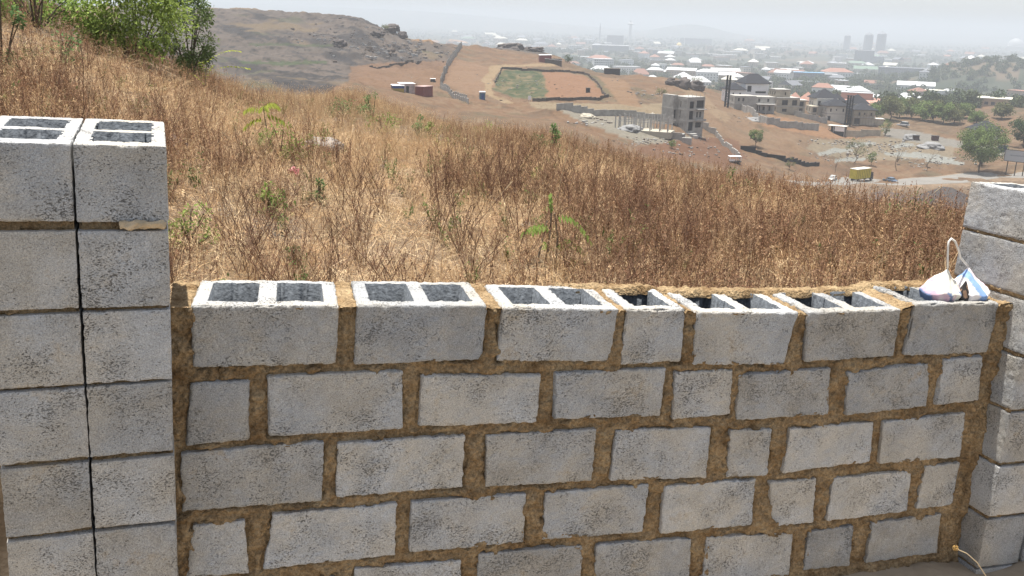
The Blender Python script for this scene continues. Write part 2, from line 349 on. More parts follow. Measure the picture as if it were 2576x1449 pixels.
for (a, b, c, d) in [(2060, 385, 2150, 375), (2100, 402, 2180, 396), (2130, 365, 2200, 360), (2230, 382, 2400, 398), (2240, 368, 2300, 360), (2330, 400, 2420, 408)]:
    patch([(a, b), ((a + c) / 2, min(b, d) - 2), (c, d), (c, d + 6), (a, b + 6)], (0.44, 0.43, 0.40))
# road verge
patch([(2020, 468), (2576, 448), (2700, 445), (2700, 540), (1980, 540)], (0.29, 0.20, 0.135), 0.9)
# the plain: trees, roofs and dry lots
tr = fbm2(GX, GY, 0.004, 5, 91); t2 = fbm2(GX, GY, 0.016, 4, 92)
mixc(far, (0.115, 0.125, 0.08)); mixc(far * sstep(0.0, 0.6, t2), (0.075, 0.095, 0.055)); mixc(far * sstep(0.35, 0.75, -t2), (0.27, 0.20, 0.135)); mixc(far * sstep(0.4, 0.8, tr), (0.26, 0.20, 0.14))
patch([(2330, 150), (2560, 158), (2560, 200), (2440, 190), (2400, 175)], (0.30, 0.21, 0.14), 0.8, 900, 2500)
GRD = mat('ground', (1, 1, 1), 0.95, var=0.16, vscale=1.1, attr=True, bump=0.02, bscale=9.0, spec=0.15)
ni, nj = GX.shape
idx = np.arange(ni * nj).reshape(ni, nj)
FCS = np.stack([idx[:-1, :-1], idx[:-1, 1:], idx[1:, 1:], idx[1:, :-1]], -1).reshape(-1, 4)
CL = np.where((DD > 90)[..., None], CL * np.array((1.0, 1.03, 1.0)), CL)
CL *= (0.36 + 0.10 * near)[..., None]
CL[DD < 3.0] = (0.30, 0.25, 0.19)
CL = np.where(((side < 0.5) & (DD < 30))[..., None], np.array((0.30, 0.245, 0.18)), CL)
me = raw_mesh('terrain', np.stack([GX, GY, HZ], -1).reshape(-1, 3), FCS, GRD, True, CL.reshape(-1, 3))
tag(link('terrain', me), kind='structure')
# ------------------------------------------------------------------ haze
hm = bpy.data.materials.new('haze_air'); hm.use_nodes = True; t = hm.node_tree; t.nodes.clear()
o_ = t.nodes.new('ShaderNodeOutputMaterial'); pv = t.nodes.new('ShaderNodeVolumePrincipled')
pv.inputs['Color'].default_value = (0.63, 0.68, 0.745, 1); pv.inputs['Density'].default_value = HAZE_D; pv.inputs['Anisotropy'].default_value = 0.0
t.links.new(pv.outputs[0], o_.inputs['Volume'])
hz = MB().box(-24000, 24000, -5500, 24000, -112, 75).obj('haze', hm); tag(hz, kind='stuff')
# ------------------------------------------------------------------ block walls
def concrete(name, base, warm=0.5):
    m = bpy.data.materials.new(name); m.use_nodes = True; t = m.node_tree; N = t.nodes; L = t.links
    b = N['Principled BSDF']; b.inputs['Roughness'].default_value = 0.95; b.inputs['Specular IOR Level'].default_value = 0.15
    tc = N.new('ShaderNodeTexCoord'); oi = N.new('ShaderNodeObjectInfo')
    off = N.new('ShaderNodeVectorMath'); off.operation = 'MULTIPLY_ADD'; cmb = N.new('ShaderNodeCombineXYZ')
    for k in range(3): L.new(oi.outputs['Random'], cmb.inputs[k])
    L.new(cmb.outputs[0], off.inputs[0]); off.inputs[1].default_value = (37, 91, 53); L.new(tc.outputs['Object'], off.inputs[2]); P = off.outputs[0]
    def noise(sc, det, ro=0.6, src=None):
        n = N.new('ShaderNodeTexNoise'); n.inputs['Scale'].default_value = sc; n.inputs['Detail'].default_value = det; n.inputs['Roughness'].default_value = ro; n.inputs['Distortion'].default_value = 0.5 if sc > 90 else 0.0; L.new(src or P, n.inputs['Vector']); return n.outputs['Fac']
    def rng(src, a, b_, c=0.0, d=1.0):
        n = N.new('ShaderNodeMapRange'); n.inputs[1].default_value = a; n.inputs[2].default_value = b_; n.inputs[3].default_value = c; n.inputs[4].default_value = d; L.new(src, n.inputs[0]); return n.outputs[0]
    def mix(f, a, b_):
        n = N.new('ShaderNodeMix'); n.data_type = 'RGBA'; L.new(f, n.inputs[0])
        for s, i in ((a, 6), (b_, 7)):
            if isinstance(s, tuple): n.inputs[i].default_value = (*s, 1)
            else: L.new(s, n.inputs[i])
        return n.outputs[2]
    def mul(a, b_):
        n = N.new('ShaderNodeMath'); n.operation = 'MULTIPLY'; L.new(a, n.inputs[0])
        if isinstance(b_, float): n.inputs[1].default_value = b_
        else: L.new(b_, n.inputs[1])
        return n.outputs[0]
    def sca(c, f):
        n = N.new('ShaderNodeVectorMath'); n.operation = 'SCALE'; L.new(c, n.inputs[0]); L.new(f, n.inputs['Scale']); return n.outputs[0]
    warmc = (base[0] * 1.03, base[1] * 0.98, base[2] * 0.90); coolc = (base[0] * 0.98, base[1] * 1.0, base[2] * 1.03)
    c = mix(rng(noise(4.0, 3), 0.4, 0.6), coolc, warmc)
    # per block tint
    c = sca(c, rng(oi.outputs['Random'], 0, 1, 0.82, 1.16))
    c = sca(c, rng(noise(7.0, 3), 0.3, 0.7, 0.86, 1.14))
    # clay smears
    c = mix(mul(rng(noise(7.0, 5, 0.7), 0.60, 0.70), warm), c, (base[0] * 0.85, base[1] * 0.66, base[2] * 0.42))
    # fine grain and open pores
    c = sca(c, rng(noise(260.0, 3, .7), 0.3, 0.7, 0.58, 1.40))
    dens = rng(noise(6.0, 3), 0.35, 0.65, 0.0, 1.0)
    mp = N.new('ShaderNodeVectorMath'); mp.operation = 'MULTIPLY'; mp.inputs[1].default_value = (0.75, 0.75, 1.35); L.new(P, mp.inputs[0])
    rt = N.new('ShaderNodeVectorRotate'); rt.inputs['Axis'].default_value = (0.3, 0.8, 0.5); rt.inputs['Angle'].default_value = 0.5; L.new(mp.outputs[0], rt.inputs[0])
    po = noise(185.0, 4, 0.66, rt.outputs[0])
    th = N.new('ShaderNodeMath'); th.operation = 'MULTIPLY_ADD'; L.new(dens, th.inputs[0]); th.inputs[1].default_value = -0.075; th.inputs[2].default_value = 0.405
    th.inputs[1].default_value = 0.13; th.inputs[2].default_value = 0.315
    sub = N.new('ShaderNodeMath'); sub.operation = 'SUBTRACT'; L.new(po, sub.inputs[0]); L.new(th.outputs[0], sub.inputs[1])
    pit = rng(sub.outputs[0], -0.035, 0.02, 0.0, 1.0)           # 0 inside a pore
    c = mix(pit, (base[0] * 0.45, base[1] * 0.44, base[2] * 0.42), c)  # occlusion inside the pores painted in as a darker tone
    L.new(c, b.inputs['Base Color'])
    ad = N.new('ShaderNodeMath'); ad.operation = 'MULTIPLY_ADD'; L.new(noise(160.0, 4), ad.inputs[0]); ad.inputs[1].default_value = 0.7; L.new(pit, ad.inputs[2])
    bp = N.new('ShaderNodeBump'); bp.inputs['Strength'].default_value = 1.0; bp.inputs['Distance'].default_value = 0.006
    L.new(ad.outputs[0], bp.inputs['Height']); L.new(bp.outputs[0], b.inputs['Normal'])
    return m
CONC = concrete('block_concrete', (0.385, 0.384, 0.378))
CORE_SHADE = mat('core_shade_concrete', (0.095, 0.105, 0.118), 0.95, var=0.35, vscale=60, bump=0.006, bscale=90, spec=0.1)  # same concrete coloured darker: shade inside the block holes painted in
MORT = mat('clay_mortar', (0.19, 0.122, 0.062), 0.97, col2=(0.36, 0.265, 0.155), grain=.45, gscale=75, vscale=9, bump=0.02, bscale=85, spec=0.1)

def rbox(du, dv, dn, res, nn, r=0.008, amp=0.0025, holes=(), quad=None, seed=0, holed=0.2, jag=0.0028, thru=False, chipk=1.0):
    """rough rounded block. local coords x in [0,du], y in [0,dn] (away), z in [-dv,0]; top has cores cut in"""
    nu = max(3, int(du / res)); nv = max(3, int(dv / res))
    us = np.linspace(0, du, nu + 1); vs = np.linspace(-dv, 0, nv + 1); ns = np.linspace(0, dn, nn + 1)
    V = []; Fs = []; base = 0
    def face(A, B, fn, flip):
        nonlocal base
        a, b = np.meshgrid(A, B, indexing='ij'); P = fn(a, b); k = np.arange(a.size).reshape(a.shape) + base
        f = np.stack([k[:-1, :-1], k[1:, :-1], k[1:, 1:], k[:-1, 1:]], -1).reshape(-1, 4)
        if flip: f = f[:, ::-1]
        V.append(P.reshape(-1, 3)); Fs.append(f); base += a.size
    z = np.zeros_like
    face(us, vs, lambda a, b: np.stack([a, z(a), b], -1), False)
    face(us, vs, lambda a, b: np.stack([a, z(a) + dn, b], -1), True)
    face(us, ns, lambda a, b: np.stack([a, b, z(a)], -1), False)
    if not thru: face(us, ns, lambda a, b: np.stack([a, b, z(a) - dv], -1), True)
    face(ns, vs, lambda a, b: np.stack([z(a), a, b], -1), True)
    face(ns, vs, lambda a, b: np.stack([z(a) + du, a, b], -1), False)
    V = np.concatenate(V); Fs = np.concatenate(Fs)
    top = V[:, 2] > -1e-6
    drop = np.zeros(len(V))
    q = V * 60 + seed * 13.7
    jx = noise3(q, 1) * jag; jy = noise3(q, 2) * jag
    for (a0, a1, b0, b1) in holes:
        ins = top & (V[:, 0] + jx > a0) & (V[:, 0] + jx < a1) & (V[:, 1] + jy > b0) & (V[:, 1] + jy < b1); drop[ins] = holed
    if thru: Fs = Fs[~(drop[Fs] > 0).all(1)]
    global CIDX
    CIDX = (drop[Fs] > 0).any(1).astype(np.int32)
    lo = np.array([r, r, -dv + r]); hi = np.array([du - r, dn - r, -r]); Q = np.clip(V, lo, hi)
    D = V - Q; ln = np.linalg.norm(D, axis=1, keepdims=True); P = Q + D / np.maximum(ln, 1e-9) * r
    dr = D / np.maximum(ln, 1e-9)
    edge = np.sum(np.abs(D) > r * 0.5, axis=1) >= 2
    s3 = seed * 7.31
    n_ = fbm(P * 55 + s3, 3, 11) * amp + fbm(P * 9 + s3, 2, 12) * amp * 0.7
    chip = np.clip(noise3(P * 22 + s3, 13) - 0.45, 0, 1) * edge * 0.03 + np.clip(noise3(P * 60 + s3, 14), 0, 1) * edge * 0.008
    P = P + dr * (n_ - chip * chipk)[:, None]
    P[:, 2] -= drop
    if quad is not None:                           # bend the front outline onto its measured corners (TL,TR,BR,BL in u,v)
        tl, tr, br, bl = [np.array(c) for c in quad]
        s = (P[:, 0] / du)[:, None]; tt = (-P[:, 2] / dv)[:, None]
        uv = (tl * (1 - s) + tr * s) * (1 - tt) + (bl * (1 - s) + br * s) * tt
        P = np.stack([uv[:, 0], P[:, 1], uv[:, 1]], -1)
    return P, Fs
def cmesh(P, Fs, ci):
    me = raw_mesh('block', P, Fs, [CONC, CORE_SHADE]); me.polygons.foreach_set('material_index', ci); return me
def uvq(q, n):                                     # source-pixel corners -> (u,v) on plane n of the wall frame
    o = []
    for x, y in q:
        r = RW.T @ np.array([x - 1920, -(y - 1080), 3400.0]); o.append((r[0] * n / r[2], r[1] * n / r[2]))
    return o
NF = 2.996; ND = 0.345
B=[
(1,'F',(713,1145),(1271,1145),(1259,1367),(725,1383)),
(1,'F',(1339,1143),(1828,1145),(1806,1352),(1327,1370)),
(1,'F',(1886,1152),(2321,1159),(2287,1360),(1862,1357)),
(1,'H',(2352,1159),(2572,1159),(2555,1360),(2323,1370)),
(1,'F',(2613,1169),(2996,1171),(2940,1369),(2596,1370)),
(1,'F',(3032,1171),(3382,1159),(3353,1338),(3017,1360)),
(1,'F',(3433,1140),(3749,1135),(3703,1324),(3389,1336)),
(2,'H',(713,1435),(938,1427),(933,1652),(694,1676)),
(2,'F',(1001,1411),(1513,1389),(1511,1611),(1008,1640)),
(2,'F',(1581,1406),(2033,1406),(2014,1587),(1569,1604)),
(2,'F',(2084,1399),(2502,1379),(2478,1563),(2077,1575)),
(2,'H',(2533,1394),(2751,1384),(2741,1556),(2521,1575)),
(2,'F',(2770,1406),(3119,1379),(3107,1556),(2758,1580)),
(2,'F',(3179,1396),(3496,1357),(3476,1527),(3172,1560)),
(2,'H',(3539,1348),(3689,1333),(3670,1502),(3510,1524)),
(3,'F',(674,1700),(1222,1651),(1210,1881),(679,1923)),
(3,'F',(1264,1660),(1746,1630),(1737,1830),(1257,1870)),
(3,'F',(1823,1630),(2240,1607),(2222,1805),(1819,1830)),
(3,'F',(2310,1611),(2669,1602),(2650,1795),(2287,1805)),
(3,'H',(2739,1611),(2897,1608),(2880,1785),(2722,1793)),
(3,'F',(2964,1606),(3280,1581),(3264,1734),(2933,1777)),
(3,'F',(3313,1581),(3624,1545),(3603,1717),(3297,1742)),
(4,'H',(723,1968),(921,1951),(938,2152),(693,2170)),
(4,'F',(1022,1928),(1492,1886),(1485,2084),(984,2140)),
(4,'F',(1541,1881),(1977,1849),(1965,2035),(1532,2077)),
(4,'F',(2045,1849),(2436,1814),(2413,2000),(2031,2026)),
(4,'F',(2492,1823),(2837,1795),(2818,1970),(2473,2005)),
(4,'H',(2887,1808),(3063,1792),(3053,1962),(2893,1978)),
(4,'F',(3127,1792),(3421,1763),(3402,1920),(3096,1957)),
(4,'H',(3467,1748),(3601,1732),(3574,1897),(3436,1912)),
(5,'F',(1327,2133),(1732,2100),(1728,2285),(1320,2322)),
(5,'F',(1793,2077),(2189,2044),(2175,2230),(1780,2262)),
(5,'F',(2236,2040),(2599,2016),(2584,2188),(2222,2222)),
(5,'F',(2650,2014),(2976,1995),(2961,2160),(2632,2184)),
(5,'H',(3032,1995),(3206,1968),(3187,2123),(3011,2140)),
(5,'F',(3272,1960),(3533,1926),(3515,2075),(3245,2115)),
]

ordn = ['first', 'second', 'third', 'fourth', 'fifth', 'sixth', 'seventh', 'eighth']
rown = {1: 'top course', 2: 'second course', 3: 'third course', 4: 'fourth course', 5: 'lowest visible course'}
base_w = CAM + MW @ np.array([1.6, -2.15, NF])
def frame_thing(name, label, cat, MM, org, group=None):
    m3 = np.stack([MM[:, 0], MM[:, 2], MM[:, 1]], 1)
    return thing(name, label, cat, [float(a) for a in (CAM + MM @ np.array(org))], mat3=m3.tolist(), group=group)
wall = frame_thing('concrete_block_wall', 'long low wall of grey hollow concrete blocks with open cores along its top', 'wall', MW, (0, 0, 0))
quads = []; cnt = {}
for bi, (row, kind, *q) in enumerate(B):
    uv = uvq(q, NF)
    quads.append(uv); cnt[row] = cnt.get(row, 0) + 1
    du = (uv[1][0] - uv[0][0] + uv[2][0] - uv[3][0]) / 2; dv = (uv[0][1] - uv[3][1] + uv[1][1] - uv[2][1]) / 2
    if row == 1:
        wb = 0.05
        if kind == 'F': holes = [(wb, du / 2 - .032, 0.055, ND - 0.045), (du / 2 + .032, du - wb, 0.055, ND - 0.045)]
        else: holes = [(wb, du - wb, 0.05, ND - 0.045)]
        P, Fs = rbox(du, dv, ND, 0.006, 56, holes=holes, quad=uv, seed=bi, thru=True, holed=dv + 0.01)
        P[:, 0] += (P[:, 1]) * 0.09
    else:
        hs_ = [(0.036, du / 2 - 0.02, 0.05, ND - 0.045), (du / 2 + 0.02, du - 0.036, 0.05, ND - 0.045)] if kind == 'F' else [(0.036, du - 0.036, 0.05, ND - 0.045)]
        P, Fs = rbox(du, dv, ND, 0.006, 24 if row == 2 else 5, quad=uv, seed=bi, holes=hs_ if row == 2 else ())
    P[:, 1] += NF
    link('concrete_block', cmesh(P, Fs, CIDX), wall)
def quad_sd(U, Vv, Q):
    """signed distance outside (positive) of the nearest quad"""
    best = np.full(U.shape, 9.0)
    for q in Q:
        d = np.full(U.shape, -9.0)
        for i in range(4):
            (x0, y0), (x1, y1) = q[i], q[(i + 1) % 4]; L_ = math.hypot(x1 - x0, y1 - y0)
            nx, ny = -(y1 - y0) / L_, (x1 - x0) / L_              # outward for TL,TR,BR,BL order (clockwise)
            d = np.maximum(d, (U - x0) * nx + (Vv - y0) * ny)
        best = np.minimum(best, d)
    return best
def mortar_sheet(u0, u1, v0, v1, Q, nf, res=0.005, seed=0, rec=0.008, smear=0.021, prof=None):
    us = np.arange(u0, u1, res); vs = np.arange(v0, v1, res); U, Vv = np.meshgrid(us, vs, indexing='ij')
    sd = quad_sd(U, Vv, Q)
    P3 = np.stack([U, Vv, np.zeros_like(U)], -1)
    edge = fbm(P3 * 28, 3, seed + 1) * 0.010 + fbm(P3 * 7, 2, seed + 2) * smear
    h = -rec + fbm(P3 * 45, 4, seed + 3) * 0.009 + fbm(P3 * 12, 2, seed + 4) * 0.011 + 0.006 * sstep(0.0, -0.012, sd)
    crack = np.clip(0.25 - np.abs(fbm(P3 * 9, 2, seed + 6)), 0, 1) * 4 * (sd < 0.008) * (fbm(P3 * 4, 1, seed + 7) > 0.1)
    h = h - crack * 0.02
    cover = sstep(-0.004, 0.004, sd + edge)
    N_ = nf - h * cover + (1 - cover) * 0.02
    if prof is not None:
        topv = prof(U); N_ = np.where(Vv > topv, np.nan, N_)
    idx = np.arange(U.size).reshape(U.shape)
    F_ = np.stack([idx[:-1, :-1], idx[1:, :-1], idx[1:, 1:], idx[:-1, 1:]], -1).reshape(-1, 4)
    P = np.stack([U, N_, Vv], -1).reshape(-1, 3)
    ok = ~np.isnan(P[:, 1]); F_ = F_[ok[F_].all(1)]; P[~ok] = 0
    return P, F_
tops = sorted([(c[0], c[1]) for (row, k, *q), uv in zip(B, quads) if row == 1 for c in uv[:2]])
TU = [a for a, b in tops]; TV = [b for a, b in tops]
topv = lambda U: np.interp(U, TU, TV) - 0.004
extra = [[(-0.06, -1.865), (0.455, -1.862), (0.46, -2.07), (-0.06, -2.07)]]
# the block that lies half out of the picture, bottom left
P, Fs = rbox(0.5, 0.2, ND, 0.01, 4, quad=extra[0], seed=77); P[:, 1] += NF; link('concrete_block', raw_mesh('block', P, Fs, CONC), wall)
P, Fs = mortar_sheet(-0.10, 3.43, -2.34, -0.80, quads + extra, NF, prof=topv)
link('mortar', raw_mesh('mortar', P, Fs, MORT, False), wall)
# body of the mortar behind the face, and the lit mortar on top between the blocks and along the far rim
us = np.arange(-0.10, 3.43, 0.006); ns = np.arange(NF, NF + ND + 0.012, 0.006); U, Nn = np.meshgrid(us, ns, indexing='ij')
P3 = np.stack([U, Nn, U * 0], -1)
r1 = sorted([(uv[0][0], uv[1][0]) for (row, k, *q), uv in zip(B, quads) if row == 1])
Uo = U - (Nn - NF) * 0.09
sdj = np.full(U.shape, 9.0)
for a, b in r1: sdj = np.minimum(sdj, np.maximum(a - Uo, Uo - b))
wob = fbm(P3 * 35, 3, 21) * 0.006 + fbm(P3 * 9, 2, 22) * 0.006
rimw = 0.056 + fbm(P3 * 14, 3, 23) * 0.022 + fbm(P3 * 50, 2, 24) * 0.008
rim = (Nn - NF) - (ND - rimw); rim = np.where(U > 1.36, rim - .05 * sstep(1.5, 1.36, U), -1)
inj = sdj + wob * 0.7
H = topv(U) + 0.004
hj = H - 0.006 + fbm(P3 * 40, 4, 25) * 0.006 - 0.02 * sstep(0.05, 0.0, Nn - NF) * 0
hr = H + 0.012 + fbm(P3 * 30, 4, 26) * 0.007
vis = (rim > 0) | (inj > 0)
Z = np.where(rim > 0, hr, np.where(inj > 0, hj, H - 0.018))
idx = np.arange(U.size).reshape(U.shape); F_ = np.stack([idx[:-1, :-1], idx[1:, :-1], idx[1:, 1:], idx[:-1, 1:]], -1).reshape(-1, 4)
F_ = F_[vis.ravel()[F_].any(1)]
link('mortar', raw_mesh('mortar_top', np.stack([U, Nn, Z], -1).reshape(-1, 3), F_, MORT, False), wall)
mb = MB().box(-0.085, 3.42, NF + 0.03, NF + ND - 0.004, -2.4, -1.34)
mb.obj('mortar', MORT, wall)

# ---- the two stacks at the left end (own measured frame)
def pillar(name, label, MM, cols, rows, nf, nb, side_holes=True, seed=0, left_face=False, group=None):
    T = frame_thing(name, label, 'wall', MM, (0, 0, 0), group)
    Q = []
    dn = nb - nf
    for ci, (u0, u1) in enumerate(cols):
        for ri, (vt, vb) in enumerate([(a, b - .007) for a, b in rows]):
            j = [noise3(np.array([[ci * 3.1 + k, ri * 5.7, seed]]), 3)[0] for k in range(6)]
            a0, a1 = u0 + j[0] * 0.0015, u1 + j[1] * 0.0015; t_, b_ = vt + j[2] * 0.003, vb + j[3] * 0.003
            du = a1 - a0; dv = t_ - b_
            holes = []
            if ri == 0: holes = [(0.045, du - 0.04, 0.065, dn / 2 - 0.025), (0.045, du - 0.04, dn / 2 + 0.03, dn - 0.06)]
            nn = int(dn / 0.007) if (ri == 0 or left_face) else 8
            quad = [(a0, t_ + j[4] * .002), (a1, t_), (a1 + j[5] * .003, b_), (a0, b_)]
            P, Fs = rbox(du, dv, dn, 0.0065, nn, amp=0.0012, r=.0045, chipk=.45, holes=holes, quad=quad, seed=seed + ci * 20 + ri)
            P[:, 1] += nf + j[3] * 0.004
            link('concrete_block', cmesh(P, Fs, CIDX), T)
            Q.append([(a0, t_), (a1, t_), (a1, b_), (a0, b_)])
    for ci, (u0, u1) in enumerate(cols):
        P, Fs = mortar_sheet(u0 + 0.004, u1 - 0.001, rows[-1][1], rows[0][0] - 0.03, Q, nf, seed=seed + 50 + ci, rec=0.024, smear=0.010)
        link('mortar', raw_mesh('mortar', P, Fs, MORT, False), T)
        mb = MB()
        for ri in range(len(rows) - 1): mb.box(u0 + 0.012, u1 - 0.012, nf + 0.02, nb - 0.012, rows[ri + 1][0] - 0.004, rows[ri][1] + 0.004)
        mb.obj('mortar', MORT, T)
    return T, Q
lrows = [(-.4365, -.653), (-.684, -.911), (-.930, -1.153), (-1.168, -1.395), (-1.417, -1.644), (-1.664, -1.885), (-1.91, -2.13)]
NL = 2.7815
pillar('block_pillar', 'tall pair of block stacks at the left end of the low wall', MP, [(-0.470, -0.2265), (-0.2225, 0.021)], lrows, NL, NL + 0.545, seed=100)
rrows = [(-.368, -.577), (-.597, -.808), (-.835, -1.063), (-1.088, -1.325), (-1.348, -1.585), (-1.608, -1.845), (-1.872, -2.115), (-2.13, -2.34)]
T, Q = pillar('block_pillar', 'block pillar at the right end of the low wall, with a cloth bag beside it', MW, [(3.425, 3.675), (3.70, 3.95)], rrows, 2.885, 3.355, seed=200, left_face=True)
# clay squeezed out of the joints on the face that looks left
U, Vv = np.meshgrid(np.arange(2.89, 3.35, 0.006), np.arange(-2.3, -.37, 0.006), indexing='ij'); P3 = np.stack([U, Vv, U * 0], -1)
sd_ = quad_sd(U, Vv, [[(2.885, a), (3.355, a), (3.355, b), (2.885, b)] for a, b in rrows])
cov = sstep(-0.003, 0.004, sd_ + fbm(P3 * 30, 3, 61) * 0.008 + fbm(P3 * 8, 2, 62) * 0.004)
h = -0.006 + fbm(P3 * 45, 4, 63) * 0.006
X_ = 3.425 - h * cov + (1 - cov) * 0.02
idx = np.arange(U.size).reshape(U.shape); F_ = np.stack([idx[:-1, :-1], idx[:-1, 1:], idx[1:, 1:], idx[1:, :-1]], -1).reshape(-1, 4)
link('mortar', raw_mesh('mortar', np.stack([X_, U, Vv], -1).reshape(-1, 3), F_[:, ::-1], MORT), T)

P, Fs = rbox(0.125, 0.026, 0.03, 0.005, 6, r=.006, amp=.006, seed=901); P += np.array([-0.112, NL - .012, -.655]); link('mortar', raw_mesh('mortar', P, Fs, mat('dry_mortar', (0.50, 0.40, 0.27), .95, var=.2, vscale=30, bump=.006, bscale=90)), bpy.data.objects['block_pillar'])
# ------------------------------------------------------------------ dry field
def plant_mat(name, cols, rnd=0.25, trans=0.25):
    m = bpy.data.materials.new(name); m.use_nodes = True; t = m.node_tree; N = t.nodes; L = t.links
    b = N['Principled BSDF']; b.inputs['Roughness'].default_value = 0.8; b.inputs['Specular IOR Level'].default_value = 0.12
    oi = N.new('ShaderNodeObjectInfo'); at_ = N.new('ShaderNodeAttribute'); at_.attribute_name = 'Col'
    cr = N.new('ShaderNodeValToRGB'); el = cr.color_ramp.elements
    if len(cols) == 1: cols = [cols[0], tuple(v * 1.15 for v in cols[0])]
    while len(el) < len(cols): el.new(0.5)
    for i, c in enumerate(cols): el[i].position = i / max(1, len(cols) - 1); el[i].color = (*c, 1)
    L.new(oi.outputs['Random'], cr.inputs[0])
    vm = N.new('ShaderNodeVectorMath'); vm.operation = 'MULTIPLY'; L.new(cr.outputs[0], vm.inputs[0]); L.new(at_.outputs['Color'], vm.inputs[1])
    L.new(vm.outputs[0], b.inputs['Base Color'])
    if trans > 0:
        tb = N.new('ShaderNodeBsdfTranslucent'); L.new(vm.outputs[0], tb.inputs[0]); ms = N.new('ShaderNodeMixShader'); ms.inputs[0].default_value = trans
        L.new(b.outputs[0], ms.inputs[1]); L.new(tb.outputs[0], ms.inputs[2]); L.new(ms.outputs[0], N['Material Output'].inputs[0])
    return m
class PB:
    """plant builder: ribbons and leaves with a tint per vertex"""
    def __init__(s, seed): s.v = []; s.f = []; s.c = []; s.r = random.Random(seed)
    def rib(s, pts, w0, w1, tint=1.0, cross=False):
        pts = [Vector(p) for p in pts]; n = len(pts)
        for side in ((0, 1) if cross else (0,)):
            ax = None; b = len(s.v)
            for i, p in enumerate(pts):
                t = (pts[min(i + 1, n - 1)] - pts[max(i - 1, 0)]).normalized()
                if ax is None:
                    a = s.r.uniform(0, 6.28); ax = Vector((math.cos(a), math.sin(a), 0))
                    if side: ax = t.cross(ax)
                sd_ = (ax - t * ax.dot(t))
                sd_ = sd_.normalized() if sd_.length > 1e-5 else t.orthogonal().normalized()
                w = (w0 + (w1 - w0) * i / (n - 1)) / 2
                s.v += [tuple(p - sd_ * w), tuple(p + sd_ * w)]; tt = tint if not isinstance(tint, tuple) else tint
                c = (tt, tt, tt) if not isinstance(tt, tuple) else tt
                s.c += [c, c]
            for i in range(n - 1): s.f.append((b + 2 * i, b + 2 * i + 1, b + 2 * i + 3, b + 2 * i + 2))
    def leaf(s, p, d, L, W, tint, up=Vector((0, 0, 1)), droop=0.2):
        d = Vector(d).normalized(); sd_ = d.cross(up); sd_ = sd_.normalized() if sd_.length > 1e-4 else Vector((1, 0, 0)); b = len(s.v); p = Vector(p)
        m_ = p + d * L * 0.5 + Vector((0, 0, -droop * L * 0.15)); e = p + d * L + Vector((0, 0, -droop * L))
        s.v += [tuple(p), tuple(m_ - sd_ * W / 2), tuple(e), tuple(m_ + sd_ * W / 2)]; c = (tint, tint, tint) if not isinstance(tint, tuple) else tint
        s.c += [c] * 4; s.f.append((b, b + 1, b + 2, b + 3))
    def rnd3(s):
        while True:
            v = Vector((s.r.uniform(-1, 1), s.r.uniform(-1, 1), s.r.uniform(-1, 1)))
            if 0.05 < v.length < 1: return v.normalized()
    def mesh(s, name, m):
        me = bpy.data.meshes.new(name); me.from_pydata(s.v, [], s.f); me.materials.append(m)
        a = me.color_attributes.new('Col', 'FLOAT_COLOR', 'POINT'); c = np.ones((len(s.v), 4), np.float32); c[:, :3] = s.c; a.data.foreach_set('color', c.ravel()); me.update(); return me
def weed(seed, h, nst, brown, spread=0.13, lean=0.22, seeds=16, nod=0.013, m=None, tw=0.0046):
    p = PB(seed); r = p.r
    for k in range(nst):
        a = r.uniform(0, 6.28); bx, by = r.gauss(0, spread * .4), r.gauss(0, spread * .4); hh = h * r.uniform(0.6, 1.1); ln = lean * r.uniform(0.2, 1.3); n = 6
        pts = [(bx + math.cos(a) * ln * hh * (i / n) ** 1.3 + r.gauss(0, .006), by + math.sin(a) * ln * hh * (i / n) ** 1.3 + r.gauss(0, .006), hh * i / n - 0.02) for i in range(n + 1)]
        tint = r.uniform(0.7, 1.15); p.rib(pts, tw, tw * .45, tint)
        def pt(t): i = min(int(t * n), n - 1); return Vector(pts[i]).lerp(Vector(pts[i + 1]), t * n - i)
        for b_ in range(r.randint(3, 6)):
            t = r.uniform(0.3, 0.92); q = pt(t); a2 = r.uniform(0, 6.28); L = hh * r.uniform(.10, .28)
            e = q + Vector((math.cos(a2) * L * .5, math.sin(a2) * L * .5, L * .85)); p.rib([q, q.lerp(e, .5) + Vector((0, 0, -L * .04)), e], tw * .6, tw * .35, tint)
            for s_ in range(4):
                pp = q.lerp(e, r.uniform(.4, 1)); p.leaf(pp, p.rnd3() + Vector((0, 0, .5)), nod * r.uniform(.7, 1.6), nod * r.uniform(.5, 1), tint * r.uniform(.55, 1.1))
        for s_ in range(seeds):
            q = pt(r.uniform(.35, 1)); p.leaf(q, p.rnd3() + Vector((0, 0, .4)), nod * r.uniform(.8, 1.9), nod * r.uniform(.5, 1.1), tint * r.uniform(.5, 1.2))
    return p.mesh('dry_weed', m)
